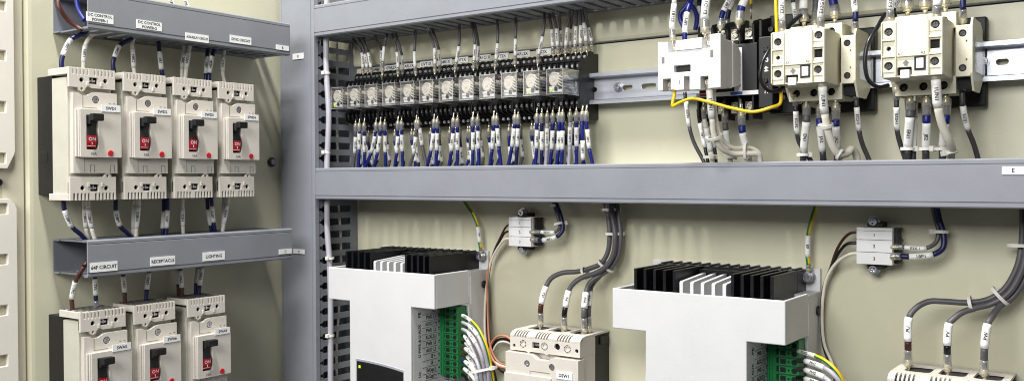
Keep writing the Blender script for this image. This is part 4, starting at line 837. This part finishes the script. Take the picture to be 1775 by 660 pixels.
# ------------------------------------------------------------------ power supply units
def psu(X0, X1, label):
    r = thing('power_supply_unit', label, 'power supply', (X0, 0, -110), group='white power supply units')
    W = X1-X0; F = -108
    # housing: front with the lower recesses on both sides
    bl, br_ = 37, W-36
    front = [(0, 0), (W, 0), (W, -40), (br_, -40), (br_, -300), (bl, -300), (bl, -40), (0, -40)]
    m = MB(); m.ext('y', [front], F, F+3)
    m.box(0, 3, F+3, -44, -40, 0); m.box(W-3, W, F+3, -44, -40, 0)
    m.box(br_-2, br_, F+3, -40, -300, -40); m.box(bl, bl+2, F+3, -40, -300, -40)
    m.box(3, br_-2.02, F+3, -44, -40, -38); m.box(br_, W-3, F+3, -44, -40, -38)
    m.obj('housing', 'white', r, bevel=.9)
    m = MB(); m.box(1, W-1, -38.5, -4, -300, -2); m.box(-8, W-1.2, -3.6, -.2, -300, 20.5)
    m.box(br_+34, W-.5, -44, -38.6, -300, -40.3)
    m.obj('chassis', 'white', r, bevel=.6)
    m = MB(); m.box(W-1, W+.6, -18, -9, -24, -15); m.bm.free()
    m = MB(); m.cyl('x', (-13, -20), 4.6, W-1.2, W+1.2, 18); m.obj('side_plug', 'black', r, bevel=.4)
    # heat sink
    m = MB(); m.box(12, W-15, -30, -4, -34, 19.2); hs = None
    for g0, g1 in ((18, 63.5), (W-56, W-15)):
        n = 5
        for k in range(n):
            x = g0+(g1-g0-3.2)*k/(n-1); m.box(x, x+3.2, -96, -30.1, -34, 19.8)
        m.box(g0+.5, g1-.5, -92, -30.1, -34, -6)
    m.box(63.5, W-56, -42, -30.1, -34, 17)
    for k in range(14): m.box(15+k*(W-36)/13, 17.2+k*(W-36)/13, -29.8, -4.2, 19.3, 20.8)
    m.obj('heat_sink', 'anod', r, bevel=.35)
    for k in range(5):
        x = 68.5+k*11
        m = MB(); m.ext('x', [[(-98, -14), (-98, 9), (-96, 10.2), (-43, 14), (-43, -14)]], x, x+3.6); m.obj('vent_fin', 'white', r, bevel=.3)
    m = MB(); m.box(64, W-57, -98, -43, -20, -14.2); m.obj('vent_floor', 'anod', r)
    # small tab at the left
    m = MB(); m.box(bl-10, bl-.1, -90, -40, -300, -82); m.obj('side_tab', 'white', r, bevel=.5)
    # display
    cu = [(50, -300), (50, -112)]+[(50+k*7.6, -112+1.0-.05*k*k*.9) for k in range(0, 11)]+[(128, -300)]
    m = MB(); m.ext('y', [[(50, -300), (50, -113)]+[(50+k*7.6, -112.4-.055*k*k) for k in range(11)]+[(126, -300)]], F-1.2, F-.05); d_ = m.obj('display_panel', 'black', r, bevel=.4)
    m = MB(); m.box(53.6, 56.4, F-1.6, F-1.25, -120.5, -117.4); m.obj('indicator_led', 'led', d_)
    m = MB(); m.ext('y', [[(47.6, -300), (47.6, -110.6)]+[(47.6+k*7.9, -110-.055*k*k) for k in range(11)]+[(126.6, -300)], [(50, -299), (50, -113)]+[(50+k*7.6, -112.4-.055*k*k) for k in range(11)]+[(126, -299)]], F-.5, F-.04); m.obj('display_rim', 'alu', r)
    # connector strip with ten poles, 7.62 mm pitch
    cx0, cx1 = br_+.6, br_+33
    m = MB(); m.box(cx0, cx0+13, -56, -44.1, -128, -42); m.box(cx0+13.1, cx1, -62, -44.1, -128, -42.6)
    for k in range(3): m.box(cx0+1+k*3.2, cx0+2.2+k*3.2, -57, -56, -128, -42)
    m.obj('connector_block', 'green', r, bevel=.4)
    for k in range(11):
        z = -47.6-k*7.9
        m = MB(); m.box(cx0+14.6, cx0+19.8, -62.4, -61.8, z-2.2, z+2.4); m.cyl('y', (cx0+22.6, z), 1, -62.5, -61.8, 10); m.cyl('y', (cx0+28, z), 2.6, -62.6, -61.8, 14); m.box(cx0+10.2, cx0+12.9, -60, -55.9, z-2.4, z+2.4); m.obj('pole_opening', 'dark', r)
        m = MB(); m.box(cx0+13.2, cx1, -62.9, -62.05, z-4.3, z-3.5); m.obj('pole_rib', 'dgreen', r)
    # printed legend on the recessed side
    xs_ = br_+.15
    leg = ['PE', 'PWR  L1', 'AUXL1(+)', 'PWR  L2', 'AUXL2(-)', 'PWR  L3', 'AUX  L3', 'IE +', 'IE  -', 'ExCap(-)', 'ExCap(+)']
    for k, t in enumerate(leg):
        z = -47.6-k*7.9
        text_obj(t, 6.2, (xs_, -72-(0 if len(t) > 6 else -4), z), (0, 1, 0), (0, 0, 1), 'ink', r, .8)
        text_obj(str(17-k), 4.4, (xs_, -57.6, z), (0, 0, 1), (0, -1, 0), 'ink', r)
        m = MB(); m.box(xs_-.1, xs_+.06, -88, -60, z-4.3, z-3.95); m.obj('legend_line', 'ink', r)
    text_obj('PE', 6.5, (xs_, -93, -51), (0, 0, 1), (0, -1, 0), 'ink', r); text_obj('U PWR & U AUX', 6.2, (xs_, -93, -82), (0, 0, 1), (0, -1, 0), 'ink', r, .85); text_obj('Uc', 6, (xs_, -93, -122), (0, 0, 1), (0, -1, 0), 'ink', r)
    return r
psu(126, 300, 'white power supply with black heat sink and green connector beside the corner duct')
psu(533.5, 709.5, 'white power supply with black heat sink right of centre, right of breaker DSW1')
# earth wires and their screws on the heat sink brackets
for (sx, sy), pts, t in (((834.5, 444), [(799, 332, 8), (806, 350, 8), (820, 371, 10), (828.5, 393, 12), (831.5, 420, 12), (833, 430, 12), (834, 437, 10), (834.5, 444, 8)], 'left'),
                         ((1401, 480), [(1420, 340, 8), (1414, 358, 8), (1406, 385, 10), (1401, 408, 12), (1400, 445, 12), (1401.5, 458, 12), (1401.5, 468, 10), (1401, 478, 8)], 'right')):
    BW(pts, 'i i i s i b t', 2.1, 'ygreen', 'E9', f'green and yellow earth wire with white sleeve bolted to the {t} power supply', gy=True, sm=1.3)
    p = bk(sx, sy, 8); s_ = thing('earth_screw', f'cross-head earth screw with washers on the {t} power supply bracket', 'screw', (p.x, -3.8, p.z))
    screw(s_, 0, -8.5, 0, 5, 'screw_head'); m = MB(); m.cyl('y', (0, 0), 6.2, -3, 0, 22).cyl('y', (0, 0), 5, -5.6, -3, 22).cyl('y', (0, 0), 5.6, -7.4, -5.6, 22); m.obj('washer', 'metal', s_)

# ------------------------------------------------------------------ terminal blocks numbered 1 2 3
def tblock(px, py, px1, label):
    p = bk(px, py, 24); q = bk(px1, py, 24); W = q.x-p.x
    r = thing('terminal_block', label, 'terminal block', (p.x, 0, p.z), group='numbered terminal blocks')
    H = 34.5
    m = MB(); m.box(0, W, -21, -9, -H, 0); b = m.obj('block_body', 'alu' if False else 'coolwhite', r, bevel=.5)
    m = MB()
    for k in range(3): m.box(.3, W-.3, -23.6, -21.02, -H*(k+1)/3+.35-(.0), -H*k/3-.25 - (3 if k == 0 else 0))
    m.box(.3, W-.3, -23.2, -21.02, -2.9, -.2); c = m.obj('marking_plate', 'label', r)
    for k in range(3): text_obj(str(k+1), 4.2, (W/2, -23.75, -H*(k+.5)/3-(1 if k == 0 else 0)), (1, 0, 0), (0, 0, 1), 'ink', c)
    m = MB(); m.box(W+.05, W+3, -17, -4, -H+1, -1)
    for k in range(4): m.box(W+.05, W+4.5, -18, -4, -1.6-k*(H-4.6)/3, -.2-k*(H-4.6)/3)
    m.obj('terminal_side', 'black', r, bevel=.3)
    m = MB(); m.box(3, W-3, -9, -2, -H+3, -3); m.box(W/2-8, W/2+6, -17, -.2, .2, 4.5); m.box(W/2-8, W/2+6, -17, -.2, -H-4.5, -H-.2); m.obj('foot', 'dgreen' if False else 'black', r, bevel=.4)
    for z in (5.2, -H-5.2):
        screw(r, W/2-3, -16, z, 4.2, 'fixing_screw'); m = MB(); m.cyl('y', (W/2-3, z), 5.4, -13, -10, 20); m.obj('washer', 'metal', r)
    return r
tblock(881, 376, 920.5, 'small white terminal block numbered 1 2 3 right of the left power supply')
tblock(1484, 393.5, 1547, 'white terminal block numbered 1 2 3 at the right, below the duct')
def pairs(sx, sy, rt, name):
    pass
# wires left of the first block
BW([(884, 388, 20), (878, 392, 20), (868, 410, 16), (855, 440, 10), (847, 478, 8), (842.5, 520, 8), (844, 575, 10), (852, 620, 14), (868, 642, 20), (890, 650, 24)], 'i '*9, 1.3, 'brown', None, 'thin brown wire hanging from the left terminal block down to the left main breaker')
BW([(884, 401, 20), (877, 402, 20), (866, 418, 16), (853, 446, 12), (846, 480, 10), (844.5, 520, 10), (847, 575, 12), (856, 618, 16), (870, 635, 20), (890, 642, 24)], 'i '*9, 1.3, 'bwire', None, 'thin black wire hanging from the left terminal block')
BW([(884, 413, 22), (876, 414, 22), (862, 431, 16), (850, 456, 12), (843, 500, 12), (840.5, 540, 12), (842, 590, 14), (850, 618, 18), (866, 632, 22), (890, 636, 26)], 'i '*9, 1.5, 'pink', None, 'thin cream wire hanging from the left terminal block')
BW([(890, 590, 26), (876, 582, 22), (862, 583, 18), (851, 597, 16), (850, 612, 18), (862, 632, 22), (880, 638, 26)], 'i '*6, 1.5, 'tan', None, 'thin salmon wire loop left of the left main breaker')
BW([(890, 594, 22), (876, 587, 18), (862, 589, 14), (854, 600, 12), (853, 620, 12), (858, 650, 14), (866, 680, 14)], 'i '*6, 1.6, 'bwire', None, 'thin black wire loop left of the left main breaker')
BW([(890, 598, 22), (878, 592, 20), (864, 594, 16), (855, 608, 14), (848, 640, 14), (848, 680, 14)], 'i '*5, 1.5, 'wwire', None, 'thin white wire loop left of the left main breaker')
BW([(884, 408, 20), (866, 424, 14), (850, 452, 12), (844, 485, 14), (845, 520, 14), (846, 560, 16), (850, 600, 18), (862, 625, 20), (885, 634, 26)], 'i '*8, 1.2, 'tan', None, 'thin salmon wire falling beside the left power supply')
# wires right of the first block
BW([(920, 402, 24), (937, 402, 24), (938, 402, 24), (962, 402, 22), (970, 394, 18), (966, 374, 16), (959, 348, 14), (958, 335, 14)], 'b i s i i i i', 1.95, 'gray', 'E32K1', 'grey wire with sleeve E32K1 right of the left terminal block', flip=False)
BW([(922, 415, 26), (934, 416, 26), (941, 416, 26), (965, 410, 24), (975, 399, 20), (973, 378, 18), (963, 348, 16), (961, 335, 16)], 'b i s i i i i', 2.5, 'navy', '18P1', 'dark blue wire with sleeve 18P1 right of the left terminal block')
tie(bk(970, 388, 19), bk(966, 374, 16)-bk(970, 394, 18), 4, 'nylon tie round the grey and blue wires of the left terminal block, lower', rx=6, ang=2); tie(bk(962, 356, 15), (0, 0, 1), 4, 'nylon tie round the grey and blue wires under the duct, left terminal block', rx=6, ang=1.6)
# second block
BW([(1487, 402, 20), (1474, 404, 20), (1462, 414, 16), (1450, 434, 12), (1440, 463, 8), (1428, 496, 8), (1424, 530, 8), (1426, 580, 8), (1440, 626, 10), (1460, 690, 12)], 'i '*9, 1.4, 'brown', None, 'thin brown wire hanging from the right terminal block')
BW([(1487, 421, 20), (1470, 422, 20), (1458, 432, 16), (1444, 456, 12), (1434, 480, 10), (1427, 510, 8), (1424, 550, 8), (1428, 600, 8), (1446, 650, 10), (1452, 690, 10)], 'i '*9, 1.5, 'bwire', None, 'thin black wire hanging from the right terminal block')
BW([(1487, 438, 22), (1474, 440, 22), (1458, 448, 18), (1444, 462, 14), (1433, 482, 12), (1427, 510, 10), (1425, 555, 10), (1429, 596, 10), (1442, 628, 12), (1462, 690, 14)], 'i '*9, 1.5, 'pink', None, 'thin cream wire hanging from the right terminal block')
BW([(1546, 428, 22), (1566, 428, 22), (1568, 428.5, 22), (1606, 429.5, 20), (1622, 420, 16), (1627, 402, 14), (1621, 378, 12), (1615, 350, 12), (1613, 335, 12)], 'b i s i i i i i', 2.0, 'gray', 'E32L1', 'grey wire with sleeve E32L1 right of the right terminal block')
BW([(1546, 444, 26), (1562, 444, 26), (1576, 444.5, 26), (1617, 441, 22), (1634, 430, 18), (1636, 408, 16), (1628, 380, 14), (1622, 350, 14), (1620, 335, 14)], 'b i s i i i i i', 2.6, 'navy', '18P1', 'dark blue wire with sleeve 18P1 right of the right terminal block')
tie(bk(1630, 401, 15), (0, 0, 1), 4, 'nylon tie round the grey and blue wires of the right terminal block', rx=6.5, ang=-1.2)

# ------------------------------------------------------------------ main breakers
def mainbreaker(X0, zt, txt, label):
    r = thing('main_breaker', label, 'circuit breaker', (X0, 0, zt), group='large three-pole breakers')
    W = 93
    m = MB(); m.box(1, W-1, -32, 0, -180, -3); m.box(W-1, W+1, -22, -6, -14, -5); m.obj('base', 'black', r, bevel=.6)
    m = MB(); m.box(.5, W-.5, -58, -32.1, -180, -6); m.obj('body', 'brk', r, bevel=.6)
    # terminal cover: top plate with three cable openings and a vented front
    ops = [rr(9+k*28, -46, 31+k*28, -14, 5, 3) for k in range(3)]
    m = MB(); m.ext('z', [rr(0, -55, W, -2, 1, 2)]+ops, -2.4, 0)
    sl = []
    for g in range(3):
        for k in range(5): x = 6+g*28.6+k*3.6; sl.append((x, x+1.8))
    m.ext('x', [[(-55.1, 0), (-62, -2), (-65.4, -5.5), (-65.4, -20.5), (-62, -20.5), (-62, -7), (-60, -3.6), (-55.1, -2.4)]], 0, 5.8)
    last = 5.8
    hl = [circ(5.5, -17, 1.9, 12), circ(18, -13.8, 2.5, 14), circ(47, -13.8, 2.5, 14), circ(77, -13.8, 2.5, 14), circ(63.5, -13, 3.7, 18), circ(88.6, -15, 2.2, 12), rr(30.5, -17.6, 40, -10.8, .4, 1)]
    m.bm.free(); m = MB()
    m.ext('z', [rr(0, -55, W, -2, 1, 2)]+ops, -2.4, 0)
    edges = [0]+[v for s_ in sl for v in s_]+[W]
    for a, b in zip(edges[0::2], edges[1::2]): m.ext('x', [[(-55.1, 0), (-61, -1.2), (-65.4, -4.6), (-65.4, -6.9), (-62.9, -6.9), (-59.5, -3.4), (-55.1, -2.4)]], a, b)
    m.ext('y', [[(0, -7), (0, -22), (22, -22), (25, -23.6), (29, -22), (46, -22), (49, -23.6), (53, -22), (W, -22), (W, -7)]]+hl, -65.4, -62.4)
    m.box(0, 2, -62.3, -33, -22, -2.5); m.box(W-2, W, -62.3, -33, -22, -2.5)
    c = m.obj('terminal_cover', 'brk', r, bevel=.5)
    m = MB(); m.box(2.1, W-2.1, -60.6, -59, -21, -5); m.box(8, W-8, -54, -5, -14, -13); m.obj('cover_hole_shade', 'dark', c)  # dark sheets stand for the shade behind the cover openings
    for x in (18, 47, 77):
        m = MB(); m.cyl('y', (x, -13.8), 2.1, -64.6, -62.6, 14)
        m.obj('terminal_pin', 'silver', c)
        for k in range(6):
            a0, a1 = 2*PI*k/6+.15, 2*PI*(k+1)/6-.15
            pts = [(x+rad*math.cos(a), -13.8+rad*math.sin(a)) for rad, aa in ((3.6, (a0, (a0+a1)/2, a1)), (4.2, (a1, (a0+a1)/2, a0))) for a in aa]
            m = MB(); m.ext('y', [pts], -65.75, -65.42); m.obj('ring_slot', 'ink', c)
    m = MB(); m.box(31, 39.6, -61.5, -60.7, -15.4, -12.6); m.obj('terminal_contact', 'metal', c)
    fr2 = [(-2.5, -180), (-2.5, -23.6), (31, -24), (36, -26), (40, -29), (54, -29), (58, -26), (62, -24.4), (W+1, -24.4), (W+1, -180)]
    m = MB(); m.ext('y', [fr2, circ(27, -34.5, 3.8, 18), circ(60, -35, 3.8, 18)], -71, -58.1); m.ext('y', [rr(-3, -180, 60, -47)], -73, -71.02); m.obj('front_cover', 'brk', r, bevel=.7)
    screw(r, 27, -69.4, -34.5, 3.4); screw(r, 60, -69.4, -35, 3.4)
    m = MB(); m.box(30, 50, -73.3, -73.02, -47.6, -47.1) if False else m.box(31, 58, -71.3, -71.02, -42.2, -41.7); m.box(31, 31.5, -71.3, -71.02, -46.8, -42.3); m.obj('seam', 'inkg', r)
    m = MB(); m.box(66, 87, -71.9, -71.02, -46, -38); n = m.obj('name_plate', 'label', r); text_obj(txt, 5, (76.5, -72.1, -42), (1, 0, 0), (0, 0, 1), 'ink', n)
    return r
mainbreaker(376.5, -172, 'DSW1', 'large cream three-pole breaker labelled DSW1 between the two white power supplies')
mainbreaker(786, -172.5, 'DSW2', 'large cream three-pole breaker at the bottom right corner, mostly cut by the photo edge')

def cab_pts(zs, off): return [(780+x/3.3, 340+y/3.3, d) for x, y, d in zs]
G3 = 'thick grey cables feeding the main breakers'
c1 = cab_pts([(888, 0, 16), (890, 40, 16), (905, 120, 18), (914, 220, 20), (902, 320, 20), (865, 382, 22), (800, 412, 24), (730, 430, 26), (640, 438, 30), (580, 468, 34), (550, 515, 38), (522, 615, 44)], 0)
BW(c1+[(937, 541, 44), (937, 563, 38), (936.5, 574, 30)], 'i '*10+'s brown b t', 2.8, 'gray', 'PU', 'thick grey cable marked PU with brown collar into DSW1', group=G3, flip=True, sm=1.28, name='cable', cat='cable')
c2 = cab_pts([(918, 0, 20), (920, 40, 20), (930, 120, 24), (944, 220, 26), (934, 330, 26), (890, 402, 28), (830, 440, 30), (760, 462, 32), (705, 500, 36), (680, 540, 38), (660, 635, 44)], 0)
BW(c2+[(978, 548, 44), (978, 571, 38), (977.5, 582, 30)], 'i '*9+'s bwire b t', 2.8, 'gray', 'PV', 'thick grey cable marked PV with black collar into DSW1', group=G3, flip=True, sm=1.28, name='cable', cat='cable')
c3 = cab_pts([(952, 0, 16), (954, 40, 16), (965, 120, 18), (976, 230, 20), (962, 340, 20), (915, 412, 22), (850, 455, 26), (800, 495, 32), (778, 550, 38), (768, 640, 44)], 0)
BW(c3+[(1012, 550, 44), (1013, 577, 38), (1014, 588, 30)], 'i '*8+'s gray b t', 2.8, 'gray', 'PW', 'thick grey cable marked PW with grey collar into DSW1, front one', group=G3, flip=True, sm=1.28, name='cable', cat='cable')
c4 = cab_pts([(934, 0, 8), (938, 40, 8), (950, 120, 8), (962, 230, 10), (950, 340, 10), (906, 412, 12), (850, 462, 16), (814, 505, 22), (801, 545, 28), (794, 628, 34)], 0)
BW(c4+[(1020, 547, 36), (1021, 573, 33), (1021.5, 584, 26)], 'i '*8+'s gray b t', 2.7, 'gray', 'PW', 'rear thick grey cable beside the PW cable into DSW1', group=G3, flip=True, sm=1.28, name='cable', cat='cable')
for a, b, d, tv, rx, an, t in ((1058, 363, 16, (0, 0, 1), 10.5, 2.3, 'topmost'), (1066, 405, 18, (0, 0, 1), 10, 2.4, 'second'), (1050, 461, 20, (-.8, 0, -1), 10, 2.7, 'third'), (1014, 473, 24, (-1, 0, -.45), 6.5, 2.9, 'lowest')):
    tie(bk(a, b, d+2), tv, 5.4, f'nylon tie round the left bundle of thick grey cables, {t}', rx=rx, ang=an)
def cp2(l): return [(1380+x/3, 340+y/3, d) for x, y, d in l]
e1 = cp2([(1176, 0, 14), (1178, 70, 16), (1174, 240, 18), (1148, 370, 20), (1080, 485, 22), (1000, 535, 24), (900, 552, 28), (760, 545, 32), (690, 546, 34), (630, 575, 38), (587, 629, 42)])
BW(e1+[(1574, 591, 46), (1574, 605, 44), (1574, 632, 40), (1574.5, 648, 32)], 'i '*10+'s brown b t', 2.75, 'gray', 'PU', 'thick grey cable marked PU with brown collar at the lower right', group=G3, flip=True, sm=1.28, name='cable', cat='cable')
e2 = cp2([(1202, 0, 18), (1204, 80, 20), (1200, 250, 22), (1172, 390, 24), (1100, 508, 26), (1010, 560, 28), (930, 580, 32), (860, 605, 36), (815, 640, 40), (796, 660, 42)])
BW(e2+[(1642, 598, 46), (1642, 612, 44), (1642, 640, 40), (1642, 656, 32)], 'i '*9+'s bwire b t', 2.75, 'gray', 'PV', 'thick grey cable marked PV with black collar at the lower right', group=G3, flip=True, sm=1.28, name='cable', cat='cable')
e3 = cp2([(1228, 0, 14), (1228, 120, 16), (1222, 300, 18), (1190, 430, 20), (1120, 530, 22), (1060, 570, 28), (1022, 620, 36), (996, 664, 42)])
BW(e3+[(1706.5, 603, 46), (1706, 622, 44), (1706, 648, 40), (1706, 664, 32)], 'i '*7+'s gray b t', 2.75, 'gray', 'PW', 'thick grey cable marked PW with grey collar at the lower right', group=G3, flip=True, sm=1.28, name='cable', cat='cable')
for a, b, d, tv, rx, an, t in ((1770, 425, 18, (0, 0, 1), 10.5, 2.3, 'upper'), (1733, 512, 24, (-.9, 0, -.8), 9, 2.8, 'middle'), (1683, 527, 28, (-1, 0, -.25), 7, 2.9, 'lower')):
    tie(bk(a, b, d+2), tv, 5, f'nylon tie round the right bundle of thick grey cables, {t}', rx=rx, ang=an)

# ------------------------------------------------------------------ wires at the green connectors
def c8(l): return [(720+x/4.717, 520+y/4.717, d) for x, y, d in l]
G4 = 'wires plugged into the green connectors'
for pts, segs, r_, col, tx, gy, t in (
    ([(385, 125, 60), (398, 128, 64), (460, 172, 74), (520, 240, 82), (572, 350, 82), (602, 450, 80), (622, 560, 76), (640, 660, 72), (655, 760, 70)], 's s i i i i i i', 1.82, 'ygreen', 'E9DE01', True, 'green and yellow earth wire in the top pole of the left green connector'),
    ([(385, 180, 60), (425, 198, 70), (440, 206, 72), (512, 290, 82), (552, 385, 84), (588, 520, 80), (602, 660, 76), (610, 760, 74)], 'i i s i i i i', 2.28, 'lgray', 'PW1', False, 'pale grey cable marked PW1, second pole of the left green connector'),
    ([(385, 235, 60), (420, 252, 70), (436, 266, 72), (494, 352, 82), (538, 450, 84), (563, 560, 80), (574, 660, 76), (582, 760, 74)], 'i i s i i i i', 2.28, 'lgray', 'PW1', False, 'pale grey cable marked PW1, third pole of the left green connector'),
    ([(385, 285, 60), (402, 292, 66), (452, 372, 74), (500, 470, 76), (536, 560, 74), (552, 660, 70), (560, 760, 70)], 'bwire s i i i i', 1.9, 'lgray', 'PV1', False, 'cable with black collar, fourth pole of the left green connector'),
    ([(385, 340, 60), (412, 348, 64), (470, 420, 70), (505, 500, 70), (530, 600, 70), (545, 760, 70)], 'bwire s i i i', 1.9, 'lgray', 'PV2', False, 'cable with black collar, fifth pole of the left green connector'),
    ([(385, 393, 60), (410, 396, 68), (490, 474, 80), (522, 560, 84), (542, 660, 80), (550, 760, 76)], 'brown s i i i', 2.13, 'lgray', 'PU1', False, 'cable with brown collar, sixth pole of the left green connector'),
    ([(385, 445, 60), (426, 462, 66), (486, 545, 74), (512, 620, 78), (525, 760, 76)], 'brown s i i', 1.98, 'lgray', 'PU1', False, 'cable with brown collar, seventh pole of the left green connector'),
    ([(385, 500, 60), (408, 502, 68), (486, 588, 82), (505, 660, 84), (515, 760, 80)], 'blue s i i', 2.13, 'lgray', 'JA1', False, 'cable with blue collar, eighth pole of the left green connector'),
    ([(385, 553, 60), (402, 560, 68), (490, 655, 82), (510, 760, 84)], 'bwire s i', 2.13, 'wwire', 'EN1', False, 'cable with sleeve EN1, ninth pole of the left green connector'),
    ([(385, 605, 60), (404, 622, 64), (450, 700, 74), (470, 800, 74)], 'bwire bwire i', 1.82, 'lgray', None, False, 'cable with black collar, tenth pole of the left green connector')):
    BW(c8(pts), segs, r_, col, tx, t, gy=gy, group=G4)
p = bk(720+562/4.717, 520+565/4.717, 80); tie(p, (.25, 0, -1), 7, 'white cable tie round the wires of the left green connector', rx=15, ang=-.6)
def c11(l): return [(1340+x/11, 600+y/11, d) for x, y, d in l]
for pts, segs, r_, col, tx, gy, t in (
    ([(480, 88, 60), (520, 98, 64), (810, 180, 78), (1010, 280, 86), (1200, 450, 88), (1330, 660, 86), (1400, 900, 82)], 's s i i i i', 1.82, 'ygreen', 'E9DE02', True, 'green and yellow earth wire in the top pole of the right green connector'),
    ([(470, 262, 60), (600, 268, 68), (620, 275, 70), (985, 405, 84), (1120, 500, 88), (1260, 660, 88), (1330, 900, 84)], 'dgray dgray s i i i', 2.28, 'lgray', 'PW3', False, 'pale grey cable marked PW3, second pole of the right green connector'),
    ([(470, 425, 60), (600, 435, 68), (620, 445, 70), (985, 590, 84), (1100, 700, 88), (1180, 900, 86)], 'dgray dgray s i i', 2.28, 'lgray', 'PW2', False, 'pale grey cable marked PW2, third pole of the right green connector'),
    ([(470, 590, 60), (600, 605, 68), (620, 615, 70), (960, 770, 84), (1050, 950, 84)], 'bwire bwire s i', 2.28, 'lgray', 'PV2', False, 'pale cable with black collar at the bottom edge, right green connector')):
    BW(c11(pts), segs, r_, col, tx, t, gy=gy, group=G4)

# ------------------------------------------------------------------ camera, light, world
cd = bpy.data.cameras.new('camera'); co = bpy.data.objects.new('camera', cd); C.objects.link(co)
mw = Matrix.Identity(4)
for i in range(3): mw[i][0] = RT[i]; mw[i][1] = -DN[i]; mw[i][2] = -FW[i]; mw[i][3] = CAM[i]*S
co.matrix_world = mw; cd.sensor_width = 36; cd.lens = FPX/1775*36; cd.clip_start = .02; cd.clip_end = 50; sc.camera = co
def area(name, loc, tgt, sx, sy, pw, col):
    l = bpy.data.lights.new(name, 'AREA'); l.shape = 'RECTANGLE'; l.size = sx; l.size_y = sy; l.energy = pw; l.color = col
    o = bpy.data.objects.new(name, l); C.objects.link(o); o.location = loc
    o.rotation_euler = (Vector(tgt)-Vector(loc)).to_track_quat('-Z', 'Y').to_euler(); return o
area('ceiling_light', (.36, -.66, 1.35), (.33, 0, 0), .5, .12, 38, (1, .99, .97))
area('room_fill_light', (.62, -1.75, .7), (.38, 0, -.05), 1.1, .7, 30, (1, .995, .98))  # soft fill added from the camera side
w = bpy.data.worlds.new('World'); sc.world = w; w.use_nodes = True
w.node_tree.nodes['Background'].inputs[0].default_value = (.9, .93, 1, 1); w.node_tree.nodes['Background'].inputs[1].default_value = .1
sc.view_settings.view_transform = 'Standard'; sc.view_settings.look = 'None'; sc.view_settings.exposure = 0
sc.cycles.filter_width = 1.05; sc.render.engine = 'CYCLES'; sc.cycles.max_bounces = 8; sc.cycles.transparent_max_bounces = 16
